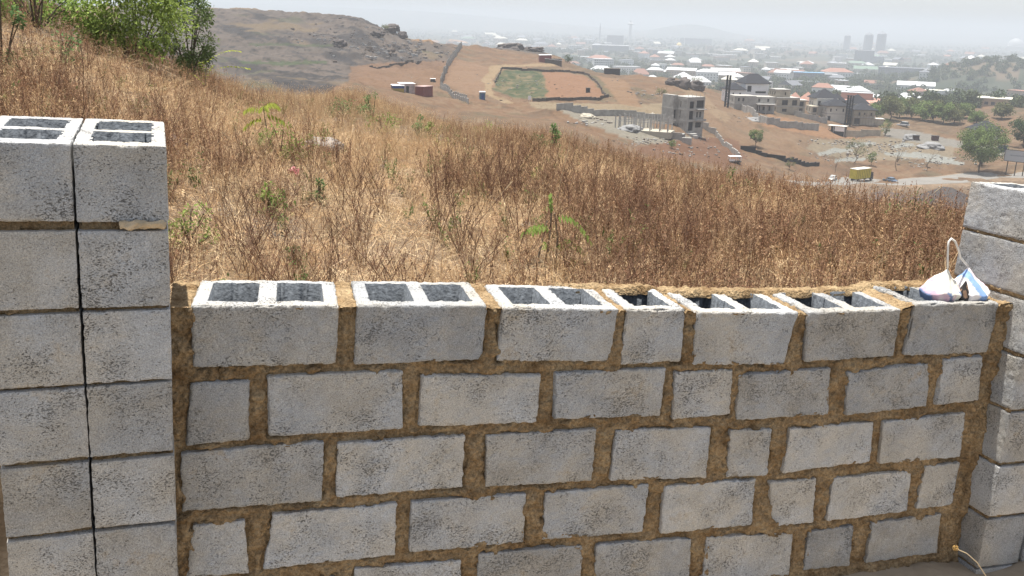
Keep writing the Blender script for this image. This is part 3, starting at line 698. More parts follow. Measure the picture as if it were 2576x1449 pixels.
def tuft(seed, h, nb, m, flop=0.6, w=0.0035, lie=0.0):
    p = PB(seed); r = p.r
    for k in range(nb):
        a = r.uniform(0, 6.28); L = h * r.uniform(.5, 1.15); fl = flop * r.uniform(.3, 1.4); bx, by = r.gauss(0, .05), r.gauss(0, .05)
        if r.random() < lie: bx, by = r.gauss(0, .16), r.gauss(0, .16)
        pts = []; n = 5; lying = r.random() < lie
        for i in range(n + 1):
            t = i / n
            if lying: x, z = L * t, 0.012 + 0.05 * math.sin(t * 3.1) * r.uniform(.3, 1)
            else: x, z = L * fl * t ** 1.6, L * (t - 0.35 * fl * t ** 2.2)
            pts.append((bx + math.cos(a) * x, by + math.sin(a) * x, z - .01))
        tt = r.uniform(.7, 1.25); p.rib(pts, w, w * .35, tt)
        if not lying and r.random() < .4:
            q = Vector(pts[-1])
            for s_ in range(5): p.leaf(q + p.rnd3() * .01, Vector(pts[-1]) - Vector(pts[-2]) + p.rnd3() * .01, .022, .004, tt * 1.15)
    return p.mesh('dry_tuft', m)
WB = plant_mat('weed_brown', [(0.21, 0.11, 0.068), (0.30, 0.175, 0.105), (0.37, 0.235, 0.14), (0.15, 0.082, 0.055), (0.50, 0.35, 0.21)])
WB2 = plant_mat('weed_dark', [(0.10, 0.055, 0.038), (0.16, 0.09, 0.06), (0.22, 0.13, 0.085)])
WS = plant_mat('straw', [(0.52, 0.365, 0.205), (0.44, 0.285, 0.155), (0.66, 0.52, 0.33), (0.35, 0.205, 0.115)])
WG = plant_mat('sprig_green', [(0.07, 0.12, 0.035), (0.12, 0.17, 0.05), (0.14, 0.15, 0.06)], trans=.35)
PRO = bpy.data.collections.new('plants')
def proto(me):
    o = bpy.data.objects.new('p%02d' % len(PRO.objects), me); PRO.objects.link(o); return len(PRO.objects) - 1
BW = [proto(weed(10 + k, .50, 5, 0, m=WB)) for k in range(5)]                       # open branching weeds
DW = [proto(weed(30 + k, .52, 7, 0, spread=.2, lean=.10, seeds=22, nod=.014, m=WB)) for k in range(4)]     # dense upright
FW = [proto(weed(50 + k, .74, 8, 0, spread=.05, lean=.65, seeds=9, nod=.011, m=WB2, tw=.0062)) for k in range(4)]        # fans of bare stems
ST = [proto(tuft(70 + k, .38, 22, WS)) for k in range(4)]
TS = [proto(tuft(80 + k, .55, 16, WS, flop=.35)) for k in range(3)]                      # tall straw
LT = [proto(tuft(90 + k, .30, 26, WS, lie=.85)) for k in range(4)]                       # litter lying on the soil
def sprig(seed):
    p = PB(seed); r = p.r
    for k in range(7):
        a = r.uniform(0, 6.28); L = r.uniform(.08, .22); e = Vector((math.cos(a) * L * .4, math.sin(a) * L * .4, L)); p.rib([(0, 0, 0), e * .5 + p.rnd3() * .01, e], .003, .002, .8)
        for j in range(9): p.leaf(e * r.uniform(.3, 1), p.rnd3() + Vector((0, 0, .3)), r.uniform(.02, .04), r.uniform(.008, .016), r.uniform(.7, 1.3))
    return p.mesh('sprig', WG)
SG = [proto(sprig(100 + k)) for k in range(3)]
def field_points(n, dmin, dmax, seed):
    g = np.random.default_rng(seed); n = int(n * 1.32); a = g.uniform(R_(-52), R_(35), n); u = g.uniform(0, 1, n)
    d = np.sqrt(dmin ** 2 + u * (dmax ** 2 - dmin ** 2)); x, y = np.sin(a) * d, np.cos(a) * d
    z = np.array([ground(xx, yy) for xx, yy in zip(x, y)]); px, py = proj(np.stack([x, y, z], -1))
    nn = x * MW[0, 2] + y * MW[1, 2] - 1.6 * MW[2, 2]
    ok = (nn > NF + ND + 0.18)
    return x[ok], y[ok], z[ok], px[ok], py[ok], d[ok], g
def edge_d(px): return np.interp(px, [-200, 100, 430, 640, 900, 1040, 1150, 1300, 1400, 1530, 1700, 1850, 2000, 2150, 2400, 2700], [30, 28, 30, 36, 46, 40, 32, 30, 28, 27, 25, 24, 22, 20, 18, 18])
PTS = []
def scatter(n, dmin, dmax, seed, choose):
    x, y, z, px, py, d, g = field_points(n, dmin, dmax, seed)
    ok = d < edge_d(px)
    x, y, z, px, py, d = [q[ok] for q in (x, y, z, px, py, d)]
    u = g.uniform(0, 1, len(x)); big = fbm2(x, y, .35, 3, 201); med = fbm2(x, y, 1.1, 3, 203)
    for i in range(len(x)):
        c = choose(px[i], py[i], d[i], u[i], big[i], med[i], g)
        if c is None: continue
        k, s = c; PTS.append((x[i], y[i], z[i], k, s, g.uniform(0, 6.28), g.normal(0, .10), g.normal(0, .10)))
def bare(px, py):
    """sandy openings in the growth"""
    b = 0
    for (cx_, cy_, wx, wy) in [(900, 600, 360, 85), (1230, 560, 190, 60), (620, 640, 190, 60), (960, 400, 200, 45), (1000, 455, 160, 38), (700, 470, 110, 34)]:
        b = max(b, 1 - math.hypot((px - cx_) / wx, (py - cy_) / wy))
    return max(0, b)
pick = lambda L, g: L[int(g.integers(0, len(L)))]
def ch_weed(px, py, d, u, big, med, g):
    b = bare(px, py)
    dens = 0.45 + 0.7 * med + 0.25 * big - 2.0 * b
    left = px < 560 - (py - 300) * .2
    gold = (600 < px < 1120 and py < 330) or (880 < px < 1250 and py < 440 and med > -.3)
    if left: dens += .35
    if px > 1080 and py < 520: dens += .35
    if px > 1500: dens += .3
    if gold: dens -= .45
    if 560 < px < 1120 and py > 330: dens -= .22
    if u > dens: return None
    s = g.uniform(.65, 1.15)
    if px < 120 and py < 250: s *= 1.15
    if d < 8: s *= .85; dens = dens
    if d < 7.5 and px < 1450 and g.uniform() < .55: return None
    v = g.uniform()
    if v < .10 and d < 12 and px < 1500: return pick(FW, g), s
    if (px > 1050 and d > 9) or left: return pick(DW if v < .7 else BW, g), s * .95
    return pick(BW if v < .75 else DW, g), s
def ch_straw(px, py, d, u, big, med, g):
    b = bare(px, py); gold = (560 < px < 1120 and py < 345) or (px > 1150 and py < 400 and d > 16) or (880 < px < 1250 and py < 440)
    if gold: return (pick(TS if g.uniform() < .6 else ST, g), g.uniform(.6, 1.15))
    if px < 560 - (py - 300) * .2 and g.uniform() < .6: return None
    if d < 9 and g.uniform() < (.35 if px < 1450 else .65): return None
    if b > .2 and g.uniform() < .6: return None
    if u > .55 - .3 * med - .5 * b: return None
    return (pick(ST if g.uniform() < .8 else TS, g), g.uniform(.5, 1.0))
def ch_litter(px, py, d, u, big, med, g):
    return (pick(LT, g), g.uniform(.7, 1.4)) if u < .8 - .45 * bare(px, py) else None
def ch_green(px, py, d, u, big, med, g):
    return (pick(SG, g), g.uniform(.7, 1.7)) if u < .12 + .35 * max(0, fbm2(np.array([px]), np.array([py]), .012, 2, 210)[0]) else None
scatter(11500, 4.4, 46, 1, ch_weed); scatter(1500, 4.4, 12, 2, ch_weed); scatter(1600, 4.6, 9.5, 14, lambda px, py, d, u, big, med, g: (pick(BW if g.uniform() < .6 else DW, g), g.uniform(.5, .85)) if px > 1420 and u < .75 + .4 * med else None); scatter(260, 4.6, 10, 12, lambda px, py, d, u, big, med, g: (pick(FW, g), g.uniform(.5, .95)) if 380 < px < 1750 else None); scatter(16000, 4.4, 46, 3, ch_straw); scatter(1200, 4.4, 12, 5, ch_straw)
scatter(7000, 4.2, 18, 6, ch_litter); scatter(2600, 4.4, 26, 7, ch_green)
PT = np.array(PTS)
me = bpy.data.meshes.new('dry_grass'); me.vertices.add(len(PT)); me.vertices.foreach_set('co', PT[:, :3].astype(np.float32).ravel())
a = me.attributes.new('idx', 'INT', 'POINT'); a.data.foreach_set('value', PT[:, 3].astype(np.int32))
a = me.attributes.new('scl', 'FLOAT', 'POINT'); a.data.foreach_set('value', PT[:, 4].astype(np.float32))
a = me.attributes.new('rot', 'FLOAT_VECTOR', 'POINT'); a.data.foreach_set('vector', PT[:, [6, 7, 5]].astype(np.float32).ravel())
go = link('dry_grass', me); tag(go, 'dry brown weeds and straw covering the sloping field behind the wall', 'dry grass', kind='stuff')
ng = bpy.data.node_groups.new('scatter', 'GeometryNodeTree')
ng.interface.new_socket('Geometry', in_out='INPUT', socket_type='NodeSocketGeometry'); ng.interface.new_socket('Geometry', in_out='OUTPUT', socket_type='NodeSocketGeometry')
N = ng.nodes; gi = N.new('NodeGroupInput'); gq = N.new('NodeGroupOutput'); ip = N.new('GeometryNodeInstanceOnPoints'); ci = N.new('GeometryNodeCollectionInfo')
ci.inputs['Collection'].default_value = PRO; ci.inputs['Separate Children'].default_value = True; ci.inputs['Reset Children'].default_value = True
def na(nm, ty):
    n = N.new('GeometryNodeInputNamedAttribute'); n.data_type = ty; n.inputs['Name'].default_value = nm; return n.outputs['Attribute']
ng.links.new(gi.outputs[0], ip.inputs['Points']); ng.links.new(ci.outputs[0], ip.inputs['Instance']); ip.inputs['Pick Instance'].default_value = True
ng.links.new(na('idx', 'INT'), ip.inputs['Instance Index']); ng.links.new(na('scl', 'FLOAT'), ip.inputs['Scale'])
er = N.new('FunctionNodeEulerToRotation'); ng.links.new(na('rot', 'FLOAT_VECTOR'), er.inputs[0]); ng.links.new(er.outputs[0], ip.inputs['Rotation'])
ng.links.new(ip.outputs[0], gq.inputs[0])
md = go.modifiers.new('scatter', 'NODES'); md.node_group = ng
print('field points', len(PT))

def mid_pts(n, seed):
    g = np.random.default_rng(seed); a = g.uniform(R_(-32), R_(32), n); d = np.sqrt(g.uniform(110 ** 2, 600 ** 2, n)); x, y = np.sin(a) * d, np.cos(a) * d
    c = fbm2(x, y, .03, 4, 501) + .6 * fbm2(x, y, .2, 3, 502) + g.uniform(-.5, .3, n); ok = c > .05
    return np.array([(xx, yy, ground(xx, yy) - .05, g.integers(0, 9), g.uniform(.5, 1.9), g.uniform(0, 6.28)) for xx, yy in zip(x[ok], y[ok])])
MP_ = mid_pts(15000, 503)
# ------------------------------------------------------------------ middle distance: buildings and site things
BLK = mat('raw_blockwork', (0.32, 0.31, 0.285), 0.95, var=0.22, vscale=0.6, bump=0.03, bscale=3)
BLK2 = mat('sandy_blockwork', (0.37, 0.33, 0.26), 0.95, var=0.2, vscale=0.5, bump=0.03, bscale=3)
SLAB = mat('cast_concrete', (0.36, 0.35, 0.33), 0.95, var=0.15, vscale=0.8)
WHITE = mat('white_render', (0.8, 0.8, 0.8), 0.8, var=0.05, vscale=0.4)
CREAM = mat('cream_render', (0.58, 0.56, 0.50), 0.85, var=0.08, vscale=0.4)
DROOF = mat('charcoal_roof', (0.016, 0.018, 0.024), 0.85, var=0.15, vscale=1.5, bump=0.05, bscale=2.5)
DARK = mat('dark_opening', (0.018, 0.018, 0.02), 0.6)
BLACK = mat('black_netting', (0.02, 0.022, 0.025), 0.85)
WOODP = mat('timber_props', (0.16, 0.12, 0.08), 0.9)
LROOF = mat('pale_sheet_roof', (0.6, 0.57, 0.5), 0.6, var=0.1, vscale=1)
def facade(mb, P0, D_, W, H, rects, dep=0.25, z0=0.0, mi=0):
    """wall sheet from P0 along unit D_ (outside is to the right of D_ turned -90), openings sunk in by dep"""
    nx, ny = D_[1], -D_[0]
    xs = sorted({0, W, *[r[0] for r in rects], *[r[1] for r in rects]}); zs = sorted({0, H, *[r[2] for r in rects], *[r[3] for r in rects]})
    xs = [x for x in xs if 0 <= x <= W]; zs = [z for z in zs if 0 <= z <= H]
    Q = lambda x, z, k: (P0[0] + D_[0] * x - nx * k, P0[1] + D_[1] * x - ny * k, z0 + z)
    for i in range(len(xs) - 1):
        for j in range(len(zs) - 1):
            xm, zm = (xs[i] + xs[i + 1]) / 2, (zs[j] + zs[j + 1]) / 2
            if any(r[0] < xm < r[1] and r[2] < zm < r[3] for r in rects): continue
            a, b, c, d = xs[i], xs[i + 1], zs[j], zs[j + 1]; mb.add([Q(a, c, 0), Q(b, c, 0), Q(b, d, 0), Q(a, d, 0)], [(0, 1, 2, 3)], mi)
    for a, b, c, d in rects:
        v = [Q(a, c, 0), Q(b, c, 0), Q(b, d, 0), Q(a, d, 0), Q(a, c, dep), Q(b, c, dep), Q(b, d, dep), Q(a, d, dep)]
        mb.add(v, [(0, 1, 5, 4), (1, 2, 6, 5), (2, 3, 7, 6), (3, 0, 4, 7)], mi)
def panes(T, P0, D_, rects, dep, z0, m, name='window', frame=None):
    nx, ny = D_[1], -D_[0]
    for a, b, c, d in rects:
        q = MB(); A = (P0[0] + D_[0] * a - nx * dep, P0[1] + D_[1] * a - ny * dep); B_ = (P0[0] + D_[0] * b - nx * dep, P0[1] + D_[1] * b - ny * dep)
        A2 = (A[0] - nx * .08, A[1] - ny * .08); B2 = (B_[0] - nx * .08, B_[1] - ny * .08)
        q.add([(*A, z0 + c), (*B_, z0 + c), (*B_, z0 + d), (*A, z0 + d), (*A2, z0 + c), (*B2, z0 + c), (*B2, z0 + d), (*A2, z0 + d)], [(0, 1, 2, 3), (5, 4, 7, 6), (0, 4, 5, 1), (3, 2, 6, 7), (0, 3, 7, 4), (1, 5, 6, 2)])
        w_ = q.obj(name, m, T)
        if frame:
            f = MB(); t = .09; e = -.02
            for (x0, x1, z0_, z1_) in ((a, b, c, c + t), (a, b, d - t, d), (a, a + t, c + t, d - t), (b - t, b, c + t, d - t)):
                C0 = (P0[0] + D_[0] * x0 - nx * (dep - .06), P0[1] + D_[1] * x0 - ny * (dep - .06)); C1 = (P0[0] + D_[0] * x1 - nx * (dep - .06), P0[1] + D_[1] * x1 - ny * (dep - .06))
                E0 = (C0[0] - nx * .05, C0[1] - ny * .05); E1 = (C1[0] - nx * .05, C1[1] - ny * .05)
                f.add([(*C0, z0 + z0_), (*C1, z0 + z0_), (*C1, z0 + z1_), (*C0, z0 + z1_), (*E0, z0 + z0_), (*E1, z0 + z0_), (*E1, z0 + z1_), (*E0, z0 + z1_)], [(0, 1, 2, 3), (0, 4, 5, 1), (3, 2, 6, 7), (0, 3, 7, 4), (1, 5, 6, 2)])
            f.obj('window_frame', frame, w_)
def wing(T, x0, x1, y0, y1, z0, H, m, front=(), left=(), right=(), dep=0.25, pane=None, frame=None, bands=(), bm=None, base=1.5):
    """one rectangular block of a building; openings in its front (-y) and left (-x) and right sides"""
    mb = MB(); W, Dp = x1 - x0, y1 - y0
    sides = [((x0, y0), (1, 0), W, list(front)), ((x1, y0), (0, 1), Dp, list(right)), ((x1, y1), (-1, 0), W, []), ((x0, y1), (0, -1), Dp, list(left))]
    for P0, D_, L, rc in sides:
        facade(mb, P0, D_, L, H, rc, dep, z0)
        if rc: panes(T, P0, D_, rc, dep, z0, pane or DARK, frame=frame)
    mb.add([(x0, y0, z0 + H), (x1, y0, z0 + H), (x1, y1, z0 + H), (x0, y1, z0 + H)], [(0, 1, 2, 3)])
    if base: mb.box(x0 + .02, x1 - .02, y0 + .02, y1 - .02, z0 - base, z0 + .01)
    mb.obj('wall', m, T)
    for zb in bands:
        MB().box(x0 - .06, x1 + .06, y0 - .06, y1 + .06, z0 + zb - .15, z0 + zb + .12).obj('floor_slab', bm or SLAB, T)
def site(px, py, yaw=0.0, dmin=150, dmax=3000):
    p = hit(px, py, dmin, dmax); az = math.atan2(p[0], p[1]); return p, math.hypot(p[0], p[1]), -az + yaw
def grid(n, x0, w, gap, z0, h): return [(x0 + i * (w + gap), x0 + i * (w + gap) + w, z0, z0 + h) for i in range(n)]

# three storey shell
p, d, rz = site(1724, 337, R_(44)); sc_ = d / 2281
T = thing('unfinished_building', 'three storey grey block shell with flat top standing behind the dry grass', 'building', p, rz)
L_ = []
for z in (1.0, 4.4, 7.6): L_ += [(1.6, 2.7, z, z + 1.8)]
wing(T, 0, 6.7, 0, 6.2, 0, 9.9, BLK, front=[(0.9, 2.7, .4, 2.9), (3.6, 5.9, 1.2, 2.7), (0.9, 2.5, 3.6, 6.0), (3.7, 4.4, 4.1, 5.7), (4.9, 5.6, 4.1, 5.7), (0.9, 2.5, 6.7, 8.7), (3.5, 6.4, 6.8, 8.9)], left=[(2.6, 2.95, 1.2, 2.5), (3.5, 3.85, 1.2, 2.5), (4.4, 4.7, 1.2, 2.5), (3.2, 3.55, 4.0, 6.0), (3.2, 3.55, 6.9, 8.6)], bands=(3.3, 6.4, 9.3), base=2.5)
wing(T, -1.5, -.01, 4.2, 9.0, 0, 10.2, BLK, front=[(.5, 1.1, .8, 2.2), (.4, 1.2, 3.7, 6.0)], left=[(1.6, 2.1, 1.0, 2.4), (3.0, 3.5, 1.0, 2.4)], bands=(3.3, 6.5), base=2.5)
MB().box(3.2, 6.8, -1.1, -.07, 3.1, 3.3).box(3.2, 6.8, -1.1, -1.0, 3.3, 3.7).obj('balcony', SLAB, T); MB().box(3.2, 6.8, -1.1, -.07, 6.3, 6.5).obj('balcony', SLAB, T)
for x in np.linspace(.3, 6.6, 5): MB().tube([(x, .3, 9.8), (x, .3, 10.9)], .05, 5).obj('column_starter', SLAB, T)
MB().box(-.2, 2.2, -2.6, -.1, -1.5, -.1).box(0.2, 1.8, -3.4, -2.6, -1.5, -.6).obj('step', SLAB, T)
# field of columns next to it
p, d, rz = site(1600, 328, R_(-12)); T = thing('unfinished_building', 'pale floor slab bristling with thin bare concrete columns beside the three storey shell', 'building site', p, rz)
MB().box(-3.6, 9.4, -2.2, 4.0, -1.5, .15).obj('floor_slab', mat('new_slab', (0.36, 0.33, 0.27), .9, var=.1), T)
g = np.random.default_rng(5)
for i in range(7):
    for j in range(4):
        x, y = -5 + i * 2.25 + g.normal(0, .2), -1.6 + j * 2.6 + g.normal(0, .2)
        MB().box(x - .13, x + .13, y - .13, y + .13, .1 if x > -3.6 else -1.0, 3.7 + g.uniform(-.5, .5)).obj('column', SLAB, T)
for j in range(3):
    MB().box(-5.2, 9.2, .9 + j * 2.6, 1.05 + j * 2.6, 1.9 + j * .2, 2.1 + j * .2).obj('beam', SLAB, T)
p, d, rz = site(1655, 342, R_(-10)); T = thing('retaining_wall', 'low grey retaining wall in front of the slab with bare columns', 'wall', p, rz)
MB().box(-6, 6.2, 0, .3, -1.5, 1.1).obj('wall', BLK, T); MB().box(-9, 6.6, .32, 3.2, -1.5, .75).obj('rubble_fill', mat('rubble', (0.24, 0.235, 0.22), .95, var=.35, vscale=2.5, bump=.25, bscale=2.5), T)
MB().box(6.6, 9.0, -2.2, -1.2, -1.5, .2).obj('step', BLK, T)

# block boundary walls that follow the ground
def runwall(name, label, cat, pts, h, m, th=.25, dmin=150, posts=None, ph=.5, seg=3.0, group=None, parts=True):
    P = [hit(x, y, dmin) for x, y in pts]; p0 = P[0]; T = thing(name, label, cat, p0, 0, group)
    mb = MB(); cps = []
    for a, b in zip(P[:-1], P[1:]):
        L = math.hypot(b[0] - a[0], b[1] - a[1]); n = max(1, int(round(L / seg)))
        for k in range(n):
            q0 = a + (b - a) * k / n; q1 = a + (b - a) * (k + 1) / n
            dx, dy = (q1 - q0)[:2] / max(1e-6, math.hypot(*(q1 - q0)[:2])); nx, ny = -dy * th / 2, dx * th / 2
            zt = max(ground(*q0[:2]), ground(*q1[:2])) + h; zb = min(ground(*q0[:2]), ground(*q1[:2])) - .8
            vs = [(q[0] + s * nx - p0[0], q[1] + s * ny - p0[1], z - p0[2]) for z in (zb, zt) for q, s in ((q0, -1), (q1, -1), (q1, 1), (q0, 1))]
            mb.add(vs, [(3, 2, 1, 0), (4, 5, 6, 7), (0, 1, 5, 4), (1, 2, 6, 5), (2, 3, 7, 6), (3, 0, 4, 7)])
            cps.append((q0, zt, math.atan2(dy, dx)))
    mb.obj('wall_panel', m, T)
    if posts:
        for i, (q, zt, a) in enumerate(cps[::posts]):
            x, y = q[0] - p0[0], q[1] - p0[1]; MB().box(x - .24, x + .24, y - .24, y + .24, zt - h - 1 - p0[2], zt + ph - p0[2], rz=a).obj('post', m, T)
    return T
runwall('boundary_wall', 'long grey block boundary wall stepping down the slope from the white house', 'wall', [(1838, 266), (1862, 276), (1900, 302), (1930, 317), (1990, 324), (2058, 331)], 2.3, BLK, posts=3, ph=.15)
runwall('boundary_wall', 'grey block wall behind the slab with bare columns', 'wall', [(1400, 278), (1460, 286), (1540, 292), (1600, 298), (1665, 308)], 1.7, BLK, posts=None)
runwall('boundary_wall', 'grey block wall running down to the right of the three storey shell', 'wall', [(1762, 322), (1800, 342), (1830, 372), (1860, 402)], 1.4, BLK)
runwall('retaining_wall', 'low black retaining wall stepping along the foot of the bare slope', 'wall', [(1862, 378), (1900, 386), (1930, 398), (1975, 408), (2060, 418)], 1.0, BLACK)
runwall('boundary_wall', 'sandy block wall beside the gatehouse with the white banner', 'wall', [(2128, 343), (2165, 345), (2214, 345)], 2.3, BLK2, posts=2, ph=.1)
runwall('boundary_wall', 'grey wall in front of the two dark roofed houses', 'wall', [(1998, 290), (2035, 301), (2080, 313)], 1.8, BLK)
runwall('boundary_wall', 'block wall with square posts climbing the hill to the grey hut', 'wall', [(1109, 222), (1113, 205), (1118, 188), (1130, 165), (1148, 140), (1162, 120)], 2.0, BLK, posts=1, ph=.9, seg=5)
runwall('boundary_wall', 'low grey wall with tall posts running down beside the blue toilet cabin', 'wall', [(1109, 223), (1130, 236), (1152, 250), (1178, 264)], 1.2, BLK, posts=1, ph=.8, seg=2.8)
KERB = mat('plot_wall', (0.075, 0.062, 0.05), .95, var=.3, vscale=1)
runwall('plot_wall', 'low dark wall around the half green, half bare plot', 'wall', [(1262, 174), (1300, 176), (1340, 178), (1400, 182), (1450, 185), (1470, 188), (1490, 202), (1512, 226), (1531, 246), (1510, 252), (1440, 254), (1375, 256), (1340, 256)], .9, KERB)
runwall('plot_wall', 'short run of low wall closing the left side of the green plot', 'wall', [(1262, 175), (1255, 190), (1245, 210)], .8, KERB)
runwall('stone_row', 'thin row of stones along the foot of the bare rock hill', 'stones', [(930, 170), (980, 168), (1020, 166), (1060, 158)], .5, KERB)

# white house with charcoal roofs
p, d, rz = site(1880, 266, R_(24)); T = thing('white_house', 'white two storey house with charcoal hipped roofs on the bare slope', 'house', p, rz)
wing(T, -1.5, 8.5, 0, 9, 0, 8.9, WHITE, front=[(.8, 2.6, 5.6, 7.9), (4.4, 9.0, 5.0, 5.8), (4.8, 5.6, 3.0, 4.0), (6.6, 7.4, 3.0, 4.0)], left=[(2, 3, 6, 7.4)], base=2)
MB().hip(-2.4, 9.4, -.9, 9.9, 8.95, 3.6, ridge=.28).obj('roof', DROOF, T)
wing(T, -9.0, -1.52, -1.5, 6.0, 0, 6.4, WHITE, front=[(1.5, 2.2, 3.6, 5.2), (4.4, 5.2, 3.4, 5.2)], left=[(1.2, 1.9, 3.4, 4.8), (3.6, 4.3, 3.4, 4.8), (5.4, 6.1, 3.4, 4.8)], base=3)
MB().hip(-9.7, -1.55, -2.2, 6.7, 6.45, 2.6, ridge=.2).obj('roof', DROOF, T)
p, d, rz = site(1827, 270, R_(-20)); T = thing('scaffold_tower', 'tall dark scaffold tower at the left corner of the white house', 'scaffold', p, rz)
mb = MB()
for x in (-.55, .55):
    for y in (-.55, .55): MB().box(x - .16, x + .16, y - .16, y + .16, -1.5, 12.0).obj('pole', BLACK, T)
for z in range(1, 11): mb.box(-.7, .7, -.72, -.72 + .06, z, z + .1).box(-.7, .7, .66, .72, z, z + .1)
mb.obj('brace', BLACK, T)
# grey two storey shell below it
p, d, rz = site(1893, 282, R_(20)); T = thing('unfinished_house', 'dark grey two storey block shell with ragged top in front of the white house', 'building', p, rz)
wing(T, -7.5, 1.0, 0, 8, 0, 6.0, BLK, front=[(1.2, 2.0, 3.9, 5.2), (3.0, 3.8, 3.9, 5.2), (3, 4, .6, 2.2), (6, 7, .4, 2.3)], left=[(1, 1.8, 3.8, 5.2), (3, 3.8, 3.8, 5.2), (5, 5.8, 3.8, 5.2)], bands=(3.0,), base=2.5)
wing(T, 1.02, 9.0, 1.0, 8, 0, 5.7, BLK, front=[(1, 2.2, .2, 2.4), (3.2, 4.1, .5, 2.0), (5.6, 6.4, .5, 2.2), (1.2, 2, 3.8, 5), (4.8, 5.6, 3.8, 5)], bands=(3.0,), base=2.5)
mb = MB()
for x in (1.6, 4.6, 7.8): mb.box(x, x + .25, -1.4, -1.15, -2, 3.0)
mb.box(1.3, 8.6, -1.6, .9, 2.9, 3.1); mb.obj('porch', SLAB, T)
# three storey sandy shell
p, d, rz = site(1990, 289, R_(28)); T = thing('unfinished_house', 'sandy grey three storey shell with roof parapets right of the dark shell', 'building', p, rz)
wing(T, -6.5, 3.2, 0, 8, 0, 6.4, BLK2, front=[(2.0, 4.6, 3.6, 5.6), (2.4, 4.4, 1.0, 2.2), (6.4, 8.6, 3.5, 5.6)], left=grid(4, .8, .8, 1.0, 4.2, 1.3) + grid(4, .8, .8, 1.0, 1.2, 1.3), bands=(3.2, 6.4), base=2.5)
wing(T, -6.5, -.5, 1.5, 8, 6.52, 3.0, BLK2, front=[(3.6, 4.2, .8, 2.0)], left=grid(3, .8, .8, 1.1, .8, 1.3), base=0, bands=(3.0,))
wing(T, 3.22, 6.5, 1.2, 7, 0, 5.4, BLK2, front=[(.6, 2.4, 3.1, 4.9), (.6, 2.2, .4, 2.3)], base=2, bands=(2.8,))
MB().box(3.1, 6.9, .6, 7.2, 5.45, 5.65).obj('roof', LROOF, T)
# pair of houses with dark pyramid roofs
p, d, rz = site(2098, 306, R_(22)); T = thing('dark_roofed_house', 'pale two storey house under a large charcoal pyramid roof, left of the scaffold tower', 'house', p, rz)
wing(T, -3.2, 5.0, 0, 7, 0, 6.3, CREAM, front=[(1.0, 1.7, 3.9, 5.2), (3.4, 3.9, 4.3, 5.0), (6.2, 6.9, 3.9, 5.2), (0.2, 1.6, .2, 2.2)], left=[(1, 1.8, 3.8, 5.2), (4, 4.8, 3.8, 5.2), (1, 1.8, .8, 2.2), (4, 4.8, .8, 2.2)], bands=(3.1,), base=2.5)
MB().hip(-4.4, 5.9, -.9, 7.4, 6.35, 2.7, ridge=.05).obj('roof', DROOF, T)
wing(T, -5.5, 3.6, 7.05, 16, 0, 8.6, CREAM, front=[(.6, 1.8, 5.6, 7.6)], left=[(1, 2, 5.4, 7.0), (4, 5, 5.4, 7.0)], base=2.5)
MB().hip(-6.3, 4.6, 7.42, 17, 8.65, 3.6, ridge=.08).obj('roof', DROOF, T)
wing(T, -8.4, -5.52, 4, 11, 0, 5.6, BLK2, front=[(.6, 2.2, 3.2, 5.0), (.6, 2.2, .3, 2.4)], left=[(1, 2, 3.4, 5), (4, 5, 3.4, 5), (1, 2, .6, 2.2)], bands=(2.9,), base=2.5)
p, d, rz = site(2172, 318, R_(18)); T = thing('dark_roofed_house', 'unfinished sandy house with charcoal pyramid roof and scaffolding, right of the scaffold tower', 'house', p, rz)
wing(T, -4.6, 4.0, 0, 7, 0, 6.0, BLK2, front=[(2.0, 2.7, 3.6, 4.9), (4.2, 4.8, 4.0, 4.8), (6.8, 7.5, 3.6, 4.9), (.6, 3.0, .2, 2.6)], left=[(1, 2, 3.4, 4.8), (4, 5, 3.4, 4.8)], bands=(3.0,), base=2.5)
MB().hip(-5.5, 4.9, -.9, 7.3, 6.05, 2.6, ridge=.05).obj('roof', DROOF, T)
wing(T, -4.2, 3.2, 7.05, 14, 0, 7.7, BLK2, base=2.5); MB().hip(-5.2, 4.2, 7.32, 15, 7.75, 3.6, ridge=.08).obj('roof', DROOF, T)
wing(T, -10.5, -4.22, 12, 19, 0, 8.2, CREAM, left=[(1, 2, 5, 6.4)], front=[(1.4, 2.2, 5.2, 6.8), (3.2, 4.0, 5.2, 6.8)], base=2.5); MB().hip(-11.2, -4.24, 11.3, 19.6, 8.25, 3.0, ridge=.1).obj('roof', DROOF, T)
mb = MB()
for x in np.arange(-4.4, 4.2, 1.2): mb.tube([(x, -.7, -1), (x, -.7, 5.2)], .05, 4)
for z in (2.6, 3.9): mb.box(-4.6, 4.2, -.74, -.66, z, z + .09)
mb.obj('scaffolding', WOODP, T)
MB().box(4.1, 8.2, 1.0, 5.0, -2, 2.3).obj('annex', BLK2, T); MB().box(3.95, 8.6, .6, 5.4, 2.35, 2.5).obj('annex_roof', LROOF, T)
p, d, rz = site(2131, 318, R_(-10)); T = thing('scaffold_tower', 'tall black scaffold tower standing between the two dark roofed houses', 'scaffold', p, rz)
for x in (-1.0, 0, 1.0):
    for y in (-.7, .7): MB().box(x - .17, x + .17, y - .17, y + .17, -1.5, 12.0).obj('pole', BLACK, T)
mb = MB().box(-1.5, 1.6, -1, 1, 12.02, 12.2)
for z in range(1, 12): mb.box(-1.2, 1.2, -.92, -.87, z, z + .12)
mb.obj('brace', BLACK, T)
